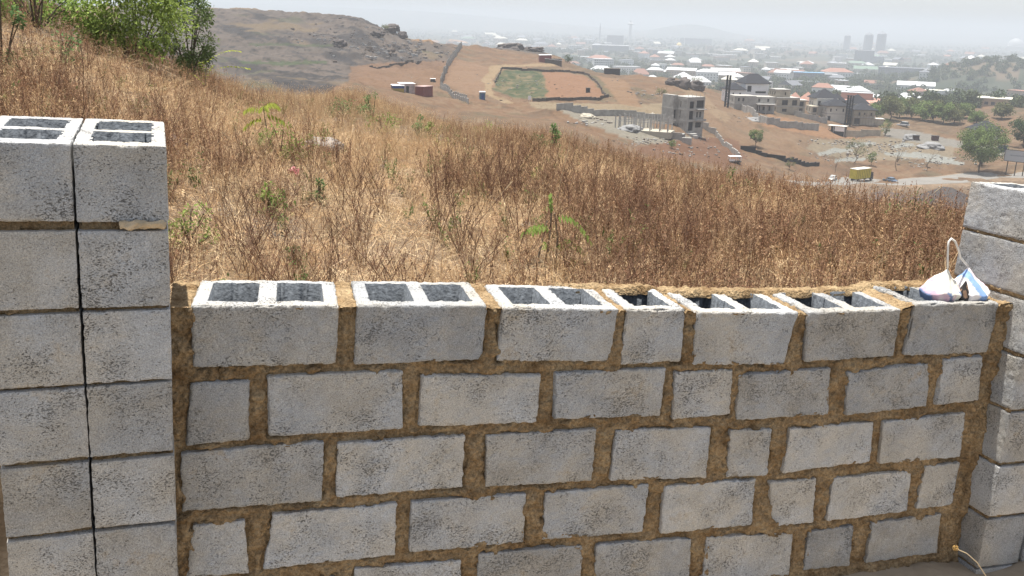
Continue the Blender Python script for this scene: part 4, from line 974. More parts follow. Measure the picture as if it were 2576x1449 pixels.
# gatehouse with banner
p, d, rz = site(2102, 337, R_(-14)); T = thing('gatehouse', 'small open shed with pale flat roof and a white banner in front of the houses', 'shed', p, rz)
MB().box(-3.2, 3.6, -.8, 3.2, 2.9, 3.1).obj('roof', LROOF, T)
for x in (-2.6, -.9, 3.2): MB().box(x - .12, x + .12, -.4, -.16, -1, 2.9).obj('post', SLAB, T)
MB().box(-2.4, 3.2, 1.5, 3.0, -1, 2.88).obj('wall', KERB, T); MB().box(-.4, 3.1, -.5, -.42, 1.1, 2.8).obj('banner', WHITE, T)
MB().box(-.78, 3.0, -.16, .0, -1, 1.0).obj('wall', BLACK, T)
# smaller sheds and cabins
def shed(px, py, yaw, w, dp, h, name, label, cat, m, rm, roofh=.15, lean=0.0, door=None, dmin=150):
    p, d, rz = site(px, py, yaw, dmin); T = thing(name, label, cat, p, rz); MB().box(-w / 2, w / 2, 0, dp, -1, h).obj('wall', m, T)
    q = MB(); q.add([(-w / 2 - .2, -.2, h + .02), (w / 2 + .2, -.2, h + .02 + lean), (w / 2 + .2, dp + .2, h + .02 + lean), (-w / 2 - .2, dp + .2, h + .02), (-w / 2 - .2, -.2, h + roofh), (w / 2 + .2, -.2, h + roofh + lean), (w / 2 + .2, dp + .2, h + roofh + lean), (-w / 2 - .2, dp + .2, h + roofh)], [(3, 2, 1, 0), (4, 5, 6, 7), (0, 1, 5, 4), (1, 2, 6, 5), (2, 3, 7, 6), (3, 0, 4, 7)])
    q.obj('roof', rm, T)
    if door: MB().box(door[0], door[1], -.06, -.01, 0, door[2]).obj('door', DARK, T)
    return T
REDM = mat('red_metal', (0.17, 0.035, 0.03), .6, var=.15, vscale=1.5, bump=.05, bscale=5); YELM = mat('yellow_metal', (0.33, 0.24, 0.03), .6, var=.15, vscale=1.0); BLUM = mat('blue_metal', (0.03, 0.07, 0.22), .6); PINKM = mat('faded_metal', (0.46, 0.38, 0.36), .7, var=.3, vscale=1.0)
shed(1003, 231, R_(8), 3.0, 4.5, 1.5, 'shipping_container', 'yellow container with a blue upper side, leftmost of three by the dry grass', 'container', YELM, WHITE, door=None)
T0 = SC.objects[-1]
p, d, rz = site(1003, 231, R_(8)); 
o = [x for x in COL.objects if x.name.startswith('shipping_container')][0]; MB().box(-1.55, 1.55, -.05, 4.4, 1.55 - .75, 1.45).obj('side_panel', BLUM, o)
shed(1027, 234, R_(14), 3.9, 4.5, 2.5, 'shipping_container', 'faded pinkish white container between the yellow and the red one', 'container', PINKM, WHITE, door=(-.6, .2, 1.9))
shed(1055, 241, R_(-35), 2.9, 4.6, 2.4, 'shipping_container', 'dark red container with a pale roof, rightmost of three by the dry grass', 'container', REDM, mat('pinkish_roof', (0.36, 0.25, 0.23), .6))
shed(1372, 160, R_(6), 5.6, 5, 3.4, 'red_shed', 'dark red shed on the far edge of the bare hill above the green plot', 'shed', REDM, WHITE, lean=.2)
shed(1392, 162, R_(6), 8.0, 5, 2.4, 'sheet_roof_shelter', 'low shelter with a long white sheet roof beside the red shed', 'shelter', KERB, WHITE, lean=-.8)
shed(1540, 187, R_(4), 7.2, 5, 2.4, 'dark_hut', 'dark open fronted hut on the ridge beside a small green tree', 'hut', BLACK, KERB)
shed(1162, 113, R_(10), 8.0, 6, 3.9, 'grey_hut', 'plain grey block hut at the top of the climbing wall', 'hut', BLK, BLK, roofh=.1)
shed(1036, 95, R_(5), 6.0, 5, 3.0, 'site_shelter', 'small tan canvas shelter beside the orange earth heap on the hill', 'shelter', DARK, mat('tan_canvas', (0.30, 0.22, 0.13), .9), roofh=1.2)
p, d, rz = site(1214, 252, R_(10)); T = thing('portable_toilet', 'small blue portable toilet cabin with a pale roof by the dirt track', 'toilet cabin', p, rz)
MB().box(-.8, .8, 0, 1.3, -.3, 2.0).obj('cabin', mat('dull_blue', (0.07, 0.14, 0.20), .6), T); MB().box(-.9, .9, -.1, 1.4, 2.02, 2.4).obj('roof', WHITE, T); MB().box(-.35, .35, -.05, -.01, -.1, 1.6).obj('door', BLUM, T)
shed(1089, 208, 0, 1.6, 1.4, 1.0, 'water_tank', 'small dark tank with a white lid at the foot of the climbing wall', 'tank', BLACK, WHITE)
shed(1479, 234, 0, 1.5, 1.4, 1.5, 'small_cabin', 'small dark cabin standing inside the bare half of the plot', 'cabin', BLACK, KERB)
shed(2304, 353, R_(10), 2.2, 1.8, 1.7, 'metal_crate', 'dark brown metal crate on the pale yard, the left one of two', 'crate', mat('dark_red_tank', (0.045, 0.022, 0.022), .7), BLACK, roofh=.06)
shed(2352, 356, R_(10), 2.4, 1.8, 1.7, 'metal_crate', 'dark red metal crate on the pale yard, the right one of two', 'crate', mat('dark_red_tank2', (0.075, 0.025, 0.025), .7), BLACK, roofh=.06)
shed(2520, 385, R_(0), 3.0, 2.4, 2.2, 'blue_container', 'dark blue container behind the big tree near the road', 'container', mat('navy', (0.03, 0.06, 0.11), .6), BLACK)
p, d, rz = site(2482, 352, R_(20)); T = thing('dark_roofed_bungalow', 'cream bungalow with a charcoal hipped roof behind the big green tree', 'house', p, rz)
wing(T, -4.5, 4.5, 0, 8, 0, 3.2, CREAM, front=[(2, 3, .8, 2.2), (6, 7, .2, 2.3)], left=[(2, 3, 1, 2.2)], base=2); MB().hip(-5.4, 5.4, -.9, 8.9, 3.25, 3.2, ridge=.15).obj('roof', DROOF, T)
p, d, rz = site(2352, 540, R_(-20), 120); T = thing('dark_roofed_bungalow', 'house below the dry grass of which mostly the dark pitched roof shows', 'house', p, rz)
wing(T, -6.0, 6.0, 0, 9, 0, 1.8, CREAM, base=3); MB().hip(-7, 7, -1, 10, 1.85, 3.4, ridge=.12).obj('roof', mat('brown_charcoal_roof', (0.045, 0.038, 0.036), .8, var=.2, vscale=1.5), T)
p, d, rz = site(2215, 532, R_(-20), 120); T = thing('low_roofed_house', 'low house with a brown hipped roof half hidden by dry grass', 'house', p, rz)
wing(T, -5.0, 5.0, 0, 7, 0, 1.4, CREAM, base=3); MB().hip(-6, 6, -1, 8, 1.45, 2.0, ridge=.3).obj('roof', mat('brown_roof', (0.075, 0.055, 0.045), .8, var=.2), T)

# signs
p, d, rz = site(1332, 257); T = thing('notice_board', 'small white notice board on two legs beside the green plot', 'sign', p, rz)
MB().box(-.5, .5, 0, .06, .6, 1.9).obj('board', WHITE, T)
for x in (-.4, .4): MB().box(x - .04, x + .04, .07, .13, -.5, 1.8).obj('leg', WOODP, T)
p, d, rz = site(2548, 446, R_(-12)); T = thing('billboard', 'large white roadside billboard on three thin posts at the right', 'billboard', p, rz)
MB().box(-3.3, 3.3, 0, .15, 4.4, 7.9).obj('panel', mat('billboard_white', (0.42, 0.44, 0.46), .6), T)
fr = MB().box(-3.4, 3.4, -.03, -.005, 7.8, 7.95).box(-3.4, 3.4, -.03, -.005, 4.35, 4.5).box(-3.45, -3.3, -.03, -.005, 4.5, 7.8).box(3.3, 3.45, -.03, -.005, 4.5, 7.8); fr.obj('frame', KERB, T)
for x in (-2.2, .2, 2.4): MB().box(x - .12, x + .12, .16, .4, -1, 7.6).obj('post', KERB, T)
lt = MB(); g = np.random.default_rng(3)
x = -1.9
while x < 1.9: w_ = float(g.uniform(.16, .34)); lt.box(x, x + w_, -.012, -.002, 6.1, 6.1 + float(g.uniform(.28, .42))); x += w_ + .1
lt.obj('lettering', mat('faded_ink', (0.25, 0.27, 0.30), .7), T)

# road
ROADM = mat('road_asphalt', (0.165, 0.155, 0.14), .9, var=.1, vscale=.25)
rp = [(1985, 459), (2060, 463), (2150, 464), (2260, 460), (2380, 455), (2480, 449), (2576, 444), (2720, 437)]
P = [hit(x, y, 200) for x, y in rp]; W_ = 5.2
def cr(P, t):
    n = len(P) - 1; i = min(int(t * n), n - 1); f = t * n - i; a, b, c, d_ = P[max(i - 1, 0)], P[i], P[i + 1], P[min(i + 2, n)]
    return .5 * ((2 * b) + (-a + c) * f + (2 * a - 5 * b + 4 * c - d_) * f * f + (-a + 3 * b - 3 * c + d_) * f ** 3)
pts = [cr(P, t) for t in np.linspace(0, 1, 120)]; RD = []
zr = np.array([q[2] for q in pts]); zr = np.convolve(np.pad(zr, 12, 'edge'), np.ones(25) / 25, 'valid')
for i, q in enumerate(pts):
    t_ = pts[min(i + 1, 119)] - pts[max(i - 1, 0)]; t_ = t_[:2] / np.linalg.norm(t_[:2]); n_ = np.array([-t_[1], t_[0]])
    RD.append((q, t_, n_))
ROADZ = zr + .3
mb = MB(); K = (-W_ - .01, -W_, W_, W_ + .01)
vs = []
for i, (q, t_, n_) in enumerate(RD):
    for k, dz in zip(K, (-.4, 0, 0, -.4)): vs.append((q[0] + n_[0] * k, q[1] + n_[1] * k, ROADZ[i] + dz))
fs = [(i * 4 + k, i * 4 + k + 4, i * 4 + k + 5, i * 4 + k + 1) for i in range(119) for k in range(3)]
mb.add(vs, [f[::-1] for f in fs]); tag(mb.obj('road', ROADM), kind='structure')
VERGE = mat('verge_soil', (0.155, 0.11, 0.072), .95, var=.25, vscale=.5, bump=.05, bscale=2)
for sg, nm in ((-1, 'road_verge'), (1, 'road_verge')):
    vb = MB(); vs = []
    for i, (q, t_, n_) in enumerate(RD):
        for k, dz in ((W_ - .4, -.03), (W_ + 1.0, -.08), (W_ + 5.5, -1.6)):
            dz2 = dz if k < W_ + 2 else min(dz, ground(q[0] + n_[0] * k * sg, q[1] + n_[1] * k * sg) - ROADZ[i] - .3)
            wv = float(noise3(np.array([[i * .35, k, sg * 3.0]]), 9)[0]) * .35; vs.append((q[0] + n_[0] * (k * sg + wv * (k > W_)), q[1] + n_[1] * (k * sg + wv * (k > W_)), ROADZ[i] + dz2))
    vb.add(vs, [tuple((i * 3 + k, i * 3 + k + 1, i * 3 + k + 4, i * 3 + k + 3)[::sg]) for i in range(119) for k in range(2)]); tag(vb.obj(nm, VERGE), kind='structure')
def onroad(px, off):
    """point on the road, off metres towards the far side, under picture column px"""
    best = min(range(120), key=lambda i: abs(proj(np.array([RD[i][0][0] + RD[i][2][0] * off, RD[i][0][1] + RD[i][2][1] * off, ROADZ[i]]))[0] - px))
    q, t_, n_ = RD[best]; return np.array([q[0] + n_[0] * off, q[1] + n_[1] * off, ROADZ[best] + .005]), math.atan2(t_[1], t_[0])
TYRE = mat('tyre', (0.02, 0.02, 0.02), .8); GLASS = mat('car_glass', (0.03, 0.04, 0.05), .15, spec=.6); RIM = mat('rim', (0.3, 0.3, 0.3), .4, metallic=.6); LAMP = mat('lamp_lens', (0.5, 0.5, 0.45), .2)
def wheel(T, x, y, r, w=.22):
    q = MB(); n = 16; s = 1 if y > 0 else -1
    vs = [(x + math.cos(a) * r * k, yy, r + math.sin(a) * r * k) for yy, k in ((y - w / 2, .88), (y - w / 2, 1), (y + w / 2, 1), (y + w / 2, .88)) for a in [i * 2 * math.pi / n for i in range(n)]]
    fs = [(j * n + i, j * n + (i + 1) % n, (j + 1) * n + (i + 1) % n, (j + 1) * n + i) for j in range(3) for i in range(n)] + [tuple(range(n)), tuple(3 * n + i for i in range(n - 1, -1, -1))]
    o = q.add(vs, fs).obj('wheel', TYRE, T)
    c = MB(); yy = y + s * (w / 2 + .01); c.add([(x + math.cos(a) * r * .55, yy, r + math.sin(a) * r * .55) for a in [i * 2 * math.pi / 12 for i in range(12)]] + [(x, yy + s * .02, r)], [(i, (i + 1) % 12, 12) for i in range(12)]); c.obj('rim', RIM, o)
def loft(secs, m, name, T, smooth=False):
    """sections (x, [(y,z)...]) joined along x"""
    q = MB(); n = len(secs[0][1]); vs = [(x, y, z) for x, pr in secs for y, z in pr]; fs = [(j * n + i, j * n + (i + 1) % n, (j + 1) * n + (i + 1) % n, (j + 1) * n + i) for j in range(len(secs) - 1) for i in range(n)]
    fs += [tuple(range(n - 1, -1, -1)), tuple((len(secs) - 1) * n + i for i in range(n))]; return q.add(vs, fs).obj(name, m, T, smooth=smooth)
def car(p, rz, label, color, L=4.3, W=1.75, H=1.45, hatch=False):
    T = thing('parked_car' if False else 'car', label, 'car', p, rz); pm = mat('paint_' + str(len(bpy.data.materials)), color, .35, spec=.5)
    def sec(x, zt, w=1.0, zb=.28): h = W / 2 * w; return (x, [(-h * .94, zb), (-h, zb + .18), (-h, zt - .12), (-h * .92, zt), (h * .92, zt), (h, zt - .12), (h, zb + .18), (h * .94, zb)])
    loft([sec(-L / 2, .62, .86, .4), sec(-L / 2 + .12, .80, .95), sec(-L / 2 + .7, .90), sec(-.9, .93), sec(.9, .90), sec(L / 2 - .7, .82), sec(L / 2 - .15, .70, .94), sec(L / 2, .58, .84, .4)], pm, 'body', T)
    rb = -L / 2 + (.25 if hatch else .75)
    def cs(x, z, w): h = W / 2 * w; return (x, [(-W / 2 * .93, .88), (-h, z), (h, z), (W / 2 * .93, .88)])
    loft([cs(rb, .90, .9), cs(rb + .45, H - .06, .72), cs(-.1, H, .74), cs(.5, H - .04, .72), cs(1.25, .90, .9)], GLASS, 'window', T)
    loft([(rb + .42, [(-W * .375, H - .07), (-W * .35, H - .01), (W * .35, H - .01), (W * .375, H - .07)]), (-.1, [(-W * .385, H - .05), (-W * .36, H + .03), (W * .36, H + .03), (W * .385, H - .05)]), (.55, [(-W * .375, H - .08), (-W * .35, H - .02), (W * .35, H - .02), (W * .375, H - .08)])], pm, 'roof', T)
    for x in (-L / 2 + .8, L / 2 - .8):
        for y in (-W / 2 + .06, W / 2 - .06): wheel(T, x, y, .31)
    for y in (-.6, .6): MB().box(L / 2 - .06, L / 2 + .02, y - .18, y + .18, .56, .70).obj('headlight', LAMP, T)
    for y in (-.62, .62): MB().box(-L / 2 - .02, -L / 2 + .05, y - .14, y + .14, .60, .74).obj('tail_light', REDM, T)
    MB().box(L / 2 - .02, L / 2 + .05, -.75, .75, .3, .42).obj('bumper', pm, T)
    return T
p, a = onroad(2095, 2.2); car(p, a + math.pi + R_(4), 'white car on the road behind the yellow truck', (0.42, 0.42, 0.40), L=3.9, hatch=True)
p, a = onroad(2237, 2.2); car(p, a + math.pi, 'blue grey car on the road ahead of the yellow truck', (0.10, 0.14, 0.20))
p, a = onroad(2165, -2.0); T = thing('box_truck', 'yellow box truck with a pale roof driving along the road', 'truck', p, a)
TY = mat('truck_yellow', (0.52, 0.42, 0.04), .6, var=.15, vscale=.8)
MB().box(-4.3, 2.5, -1.25, 1.25, 1.0, 3.75).obj('cargo_box', TY, T); MB().box(-4.4, 2.6, -1.32, 1.32, 3.77, 3.95).obj('roof', LROOF, T)
for x in np.arange(-4.2, 2.6, .85): MB().box(x - .04, x + .04, -1.31, -1.255, 1.0, 3.7).obj('rib', mat('truck_rib', (0.20, 0.16, 0.04), .7) if x < -4 else bpy.data.materials['truck_rib'], T)
loft([(2.7, [(-1.15, .7), (-1.15, 2.7), (1.15, 2.7), (1.15, .7)]), (3.9, [(-1.15, .6), (-1.15, 2.6), (1.15, 2.6), (1.15, .6)]), (4.2, [(-1.1, .6), (-1.1, 1.6), (1.1, 1.6), (1.1, .6)])], KERB, 'cab', T)
MB().box(2.95, 3.75, -1.19, -1.155, 1.6, 2.4).obj('window', GLASS, T); MB().box(-4.2, 3.9, -.5, .5, .65, .95).obj('chassis', BLACK, T)
MB().box(4.0, 4.3, -1.1, 1.1, .4, .65).obj('bumper', KERB, T)
for y in (-.8, .8): MB().box(4.2, 4.26, y - .15, y + .15, .8, 1.0).obj('headlight', LAMP, T)
for x in (-3.0, 3.2):
    for y in (-1.05, 1.05): wheel(T, x, y, .5, .3)
p, d, rz = site(2271, 320, R_(-15)); T = car(p, rz + math.pi, 'white van parked by the far dirt yard', (0.45, 0.45, 0.45), L=4.8, H=1.9, hatch=True)
p, d, rz = site(1849, 416, R_(20), 150); T = thing('vehicle_wreck', 'stripped white vehicle shell dumped beyond the dry grass', 'wreck', p, rz)
MB().box(-1.6, 1.6, 0, 1.5, .2, .5).obj('chassis', KERB, T)
for x, y in ((-1.5, .05), (1.4, .05), (-1.5, 1.4), (1.4, 1.4), (.2, .05)): MB().box(x, x + .12, y, y + .1, .5, 1.6).obj('pillar', WHITE, T)
MB().box(-1.55, 1.6, -.02, 1.55, 1.62, 1.75).obj('roof', WHITE, T); MB().box(-1.6, -.2, -.06, 0, .5, 1.0).obj('door', WHITE, T)

# boulders and heaps
def rock(name, label, cat, p, rz, sx, sy, sz, m, seed, sink=.25, rough=.3, flat=.0, group=None, n=26):
    th = np.linspace(0, math.pi, n)[:, None]; ph = np.linspace(0, 2 * math.pi, n * 2, endpoint=False)[None]
    D_ = np.stack([np.sin(th) * np.cos(ph), np.sin(th) * np.sin(ph), np.cos(th) + 0 * ph], -1)
    Dq = np.sign(D_) * np.abs(D_) ** (1 - flat * .5)
    r = 1 + rough * fbm(D_ * 1.3 + seed * 3.7, 4, seed) * .6 - rough * .5 * np.clip(fbm(D_ * 2.6 + seed, 2, seed + 5), 0, 1)
    V = Dq * r[..., None] * np.array([sx, sy, sz]) ; V[..., 2] += sz * (1 - 2 * sink) ; i = np.arange(n * 2 * n).reshape(n, 2 * n); j = np.roll(i, -1, 1)
    F_ = np.stack([i[:-1], i[1:], j[1:], j[:-1]], -1).reshape(-1, 4)
    o = link(name, raw_mesh(name, V.reshape(-1, 3), F_, m, True), None, p); o.rotation_euler = (0, 0, rz); tag(o, label, cat, group, 'thing'); return o
ROCK = mat('dark_rock', (0.085, 0.072, 0.066), .95, var=.35, vscale=.8, bump=.12, bscale=2.0); PROCK = mat('pale_rock', (0.24, 0.21, 0.185), .95, var=.25, vscale=2.5, bump=.03, bscale=9)
HEAP = mat('pale_sand_heap', (0.34, 0.31, 0.25), .95, var=.12, vscale=1.5); GHEAP = mat('grey_gravel_heap', (0.20, 0.20, 0.20), .95, var=.15, vscale=2.5)
for i, (px, py, w_, h_, lb) in enumerate([(1684, 214, 22, 14, 'grey boulder on the ridge, leftmost of three behind the three storey shell'), (1716, 222, 38, 22, 'largest dark boulder on the ridge behind the three storey shell'), (1752, 226, 36, 20, 'rounded dark boulder on the ridge, rightmost of three behind the three storey shell'), (889, 38, 18, 9, 'single pale boulder standing on the skyline of the rock hill'),
        (985, 84, 36, 16, 'large dark crag at the right end of the rock hill'), (1010, 97, 26, 13, 'broken dark crag just below the largest one on the rock hill'), (950, 92, 34, 12, 'low grey crag left of the large dark one on the rock hill'), (855, 118, 30, 14, 'dark jumbled crag midway down the rock hill'), (1285, 124, 60, 14, 'long flat dark outcrop on the hilltop right of the grey hut'), (1345, 130, 44, 10, 'small dark outcrop at the end of the hilltop')]):
    p = hit(px, py, 200); d = math.hypot(p[0], p[1]); k = d / 2281
    rock('boulder', lb, 'boulder', p, -math.atan2(p[0], p[1]), w_ * k / 2, w_ * k / 2.2, h_ * k / 1.6, PROCK if i == 3 else ROCK, 300 + i, sink=.22, rough=.75, flat=.5)
for i, (px, py, w_, h_, m_, lb) in enumerate([(1588, 330, 60, 14, GHEAP, 'grey gravel heap beside the slab with bare columns'), (1478, 296, 44, 10, HEAP, 'pale rock and sand heap behind the dry grass crest'), (1640, 298, 20, 12, HEAP, 'small pale sand cone left of the three storey shell'), (1895, 305, 40, 9, GHEAP, 'grey heap beside the dark grey shell'), (2340, 372, 60, 12, GHEAP, 'pale gravel heap on the yard below the metal crates'), (1148, 98, 50, 10, mat('orange_earth', (0.30, 0.17, 0.09), .95, var=.1), 'orange earth heap on the far side of the hill'), (1085, 92, 46, 9, bpy.data.materials['orange_earth'] if 'orange_earth' in bpy.data.materials else HEAP, 'orange earth heap beside the tan canvas shelter'), (2290, 352, 36, 10, GHEAP, 'gravel heap at the left end of the pale yard')]):
    p = hit(px, py, 200); k = math.hypot(p[0], p[1]) / 2281
    rock('earth_heap', lb, 'heap', p, -math.atan2(p[0], p[1]), w_ * k / 2, w_ * k / 2.4, h_ * k, m_, 330 + i, sink=.5, rough=.5)
# loose blocks, slabs and stones on the yards
g = np.random.default_rng(12); mb = MB()
for (cx_, cy_, wx, wy, n, sz) in [(1680, 352, 90, 12, 160, .45), (1620, 362, 60, 10, 90, .4), (2120, 362, 90, 8, 150, .6), (2250, 372, 90, 14, 220, .6), (2350, 410, 120, 18, 180, .6), (1750, 385, 110, 18, 120, .5), (2150, 392, 90, 10, 70, .6), (1500, 310, 50, 8, 60, .6), (1620, 240, 60, 16, 70, .6), (2080, 400, 60, 14, 60, .5), (1900, 300, 70, 14, 60, .4), (1330, 210, 250, 40, 140, .5), (1000, 130, 120, 26, 260, 1.4), (870, 100, 180, 40, 160, 1.1), (2300, 480, 200, 14, 90, .4)]:
    for k in range(int(n * .55)):
        p = hit(cx_ + g.normal(0, wx / 2), cy_ + g.normal(0, wy / 2), 200); s = sz * float(g.uniform(.2, .9)); a = float(g.uniform(0, 3))
        mb.box(p[0] - s, p[0] + s * float(g.uniform(.3, 1)), p[1] - s * .6, p[1] + s * .6, p[2] - .3, p[2] + s * float(g.uniform(.3, .9)), mi=int(g.integers(0, 3)), rz=a)
tag(mb.obj('rubble', [PROCK, mat('brown_rock', (0.15, 0.115, 0.09), .95, var=.3), SLAB]), 'loose stones, broken blocks and rubble strewn over the yards and slopes', 'rubble', kind='stuff')
# ------------------------------------------------------------------ trees
BARK = mat('bark', (0.09, 0.07, 0.05), .95, var=.2, vscale=3)
LF = {}
def leafmat(key, cols, trans=.3):
    if key not in LF: LF[key] = plant_mat('leaves_' + key, cols, trans=trans)
    return LF[key]
LF_G = leafmat('green', [(0.15, 0.20, 0.07)]); LF_D = leafmat('dark_green', [(0.06, 0.095, 0.04)]); LF_O = leafmat('olive', [(0.16, 0.17, 0.08)])
def crown_mesh(seed, w, h, n, leaf, m, clumps=26, z0=0.0, open_=.35):
    p = PB(seed); r = p.r; C_ = []
    for k in range(clumps):
        for _ in range(20):
            v = p.rnd3() * r.uniform(.35, 1.0) ** .5
            if v.z > -.75: break
        C_.append((Vector((v.x * w / 2 * r.uniform(.6, 1.15), v.y * w / 2 * r.uniform(.75, 1.05), z0 + h / 2 + v.z * h / 2)), r.uniform(.08, .30) * w * (1 - open_ * .5), r.uniform(.6, 1.25)))
    for k in range(n):
        c, rad, tn = C_[k % clumps]; dv = p.rnd3(); q = c + Vector((dv.x * rad, dv.y * rad, dv.z * rad * .75)) * r.uniform(.45, 1.05)
        p.leaf(q, dv + p.rnd3() * .8, leaf * r.uniform(.7, 1.4), leaf * r.uniform(.5, 1), tn * r.uniform(.75, 1.25), up=p.rnd3())
    return p.mesh('crown', m), C_
def tree(label, p, h, w, m, seed, n=1500, leaf=.32, trunk=.3, name='tree', cat='tree', group=None, clumps=26, tr=.22, open_=.35, bare=False):
    T = thing(name, label, cat, p, random.Random(seed).uniform(0, 6), group)
    r = random.Random(seed); mb = MB(); zt = h * trunk; C_ = []
    if not bare:
        me, C_ = crown_mesh(seed, w, h - zt, n, leaf, m, clumps, zt, open_)
    mb.tube([(0, 0, -.4), (r.gauss(0, .04) * h, r.gauss(0, .03) * h, zt * .6), (r.gauss(0, .04) * h, r.gauss(0, .03) * h, zt + (h - zt) * .25)], tr, 7, r1=tr * .6)
    base = Vector(mb.v[-4])
    tg = [c for c, _, _ in C_][:9] if C_ else [Vector((r.uniform(-w / 2, w / 2), r.uniform(-w / 2, w / 2), h * r.uniform(.55, 1))) for _ in range(8)]
    for c in tg:
        s = Vector((base.x * .8, base.y * .8, zt * r.uniform(.75, 1.05))); md_ = s.lerp(c, .5) + Vector((r.gauss(0, .05) * w, r.gauss(0, .05) * w, r.uniform(0, .06) * h)); mb.tube([s, md_, c], tr * .42, 5, r1=tr * .12)
        if bare:
            for k in range(3): e = md_.lerp(c, r.uniform(.2, .9)); mb.tube([e, e + Vector((r.gauss(0, .14) * w, r.gauss(0, .14) * w, r.uniform(.05, .2) * h))], tr * .16, 4, r1=tr * .06)
    mb.obj('trunk', BARK, T)
    if C_: link('crown', me, T)
    return T
def tat(px, py, hpx, wpx, label, m, seed, dmin=150, **k):
    p = hit(px, py, dmin); s = math.hypot(p[0], p[1]) / 2281; return tree(label, p, hpx * s, wpx * s, m, seed, **k)
tat(1900, 374, 42, 36, 'small round green tree standing alone on the bare slope below the white house', LF_G, 1, n=3000, leaf=.26, tr=.12)
tat(2148, 412, 62, 66, 'thin olive tree with an open crown behind the yellow truck', LF_O, 2, n=1500, leaf=.24, open_=.8, clumps=22, tr=.14)
tat(2192, 418, 34, 26, 'small bushy green tree just right of the thin olive tree', LF_G, 3, n=900, leaf=.24, tr=.1, trunk=.2)
tat(2461, 443, 112, 100, 'large spreading green tree beside the road, its trunk clear below', LF_G, 4, n=11000, leaf=.42, clumps=60, trunk=.28, tr=.26)
tat(2470, 420, 36, 34, 'dark round shrubby tree directly below the large spreading one', LF_D, 5, n=900, leaf=.3, trunk=.15)
tat(2575, 372, 72, 74, 'dark green tree cut by the right edge of the picture', LF_D, 6, n=6500, leaf=.45, clumps=36, trunk=.2, tr=.25)
tat(2226, 342, 38, 26, 'dense shrub at the right end of the sandy block wall', LF_G, 7, n=900, leaf=.28, trunk=.1)
tat(2256, 430, 70, 34, 'bare leaning tree with few twigs behind the blue grey car', LF_O, 8, bare=True, tr=.12, trunk=.35)
tat(2330, 432, 52, 46, 'bare forked young tree beyond the road, left of the large spreading tree', LF_O, 9, bare=True, tr=.09, trunk=.25)
tat(2100, 435, 44, 20, 'thin bare stem left of the yellow truck', LF_O, 10, bare=True, tr=.07)
tat(1985, 428, 30, 26, 'sparse olive shrub above the left end of the road', LF_O, 11, n=500, leaf=.22, open_=.9, clumps=14, tr=.07, trunk=.2)
tat(1515, 172, 22, 24, 'small dark green tree on the ridge just left of the dark hut', LF_D, 12, n=700, leaf=.4, tr=.14)
tat(1552, 186, 14, 20, 'small green tree at the right side of the dark hut', LF_G, 13, n=500, leaf=.35, tr=.12)
tat(1450, 163, 26, 36, 'green tree clump on the ridge right of the red shed', LF_G, 14, n=900, leaf=.4, tr=.16, trunk=.15)
tat(1428, 158, 18, 22, 'smaller green tree left of the tree clump by the red shed', LF_D, 15, n=600, leaf=.4, tr=.12, trunk=.15)
tat(970, 82, 14, 20, 'small pale green shrub growing on the dark crag', LF_O, 16, n=400, leaf=.35, tr=.08)
tat(1048, 224, 20, 0.1 + 20, 'tiny bare tree on the dirt slope below the rock hill', LF_O, 17, bare=True, tr=.08)
tat(1752, 216, 20, 34, 'pale green bush behind the boulders on the ridge', LF_O, 18, n=600, leaf=.35, tr=.08, trunk=.1)
tat(1665, 238, 14, 34, 'dry olive bush on the slope left of the boulders', LF_O, 19, n=500, leaf=.3, tr=.05, trunk=.05)
tat(1690, 375, 26, 16, 'thin green shrub on the red earth in front of the three storey shell', LF_G, 20, n=500, leaf=.2, tr=.05, trunk=.1)
g = np.random.default_rng(44)
rowt = [(2205, 300, 34, 46), (2238, 304, 52, 54), (2262, 296, 40, 50), (2290, 300, 44, 50), (2318, 304, 40, 54), (2345, 308, 46, 50), (2372, 312, 44, 46), (2398, 314, 36, 44), (2425, 300, 30, 44), (2400, 296, 30, 40), (2330, 290, 30, 46), (2282, 284, 26, 44), (2455, 312, 24, 36), (2520, 300, 30, 40)]
ORD = ['leftmost', 'third', 'second', 'fourth', 'sixth', 'seventh', 'eighth', 'tenth', 'eleventh', 'ninth', 'smallest back', 'fifth', 'twelfth', 'rightmost']
ctree = {0: 'broad green shade tree in the row beyond the pale yard', 1: 'grey green shade tree in the row beyond the pale yard'}
for i, (px, py, hh, ww) in enumerate(rowt):
    tat(px, py, hh, ww, '%s tree, %s, in the shade tree row beyond the pale yard' % (ORD[i], 'grey green' if i % 2 else 'green'), LF_O if i % 2 else LF_G, 60 + i, n=2600, leaf=.6, tr=.25, trunk=.22, group='shade trees in the row beyond the pale yard')
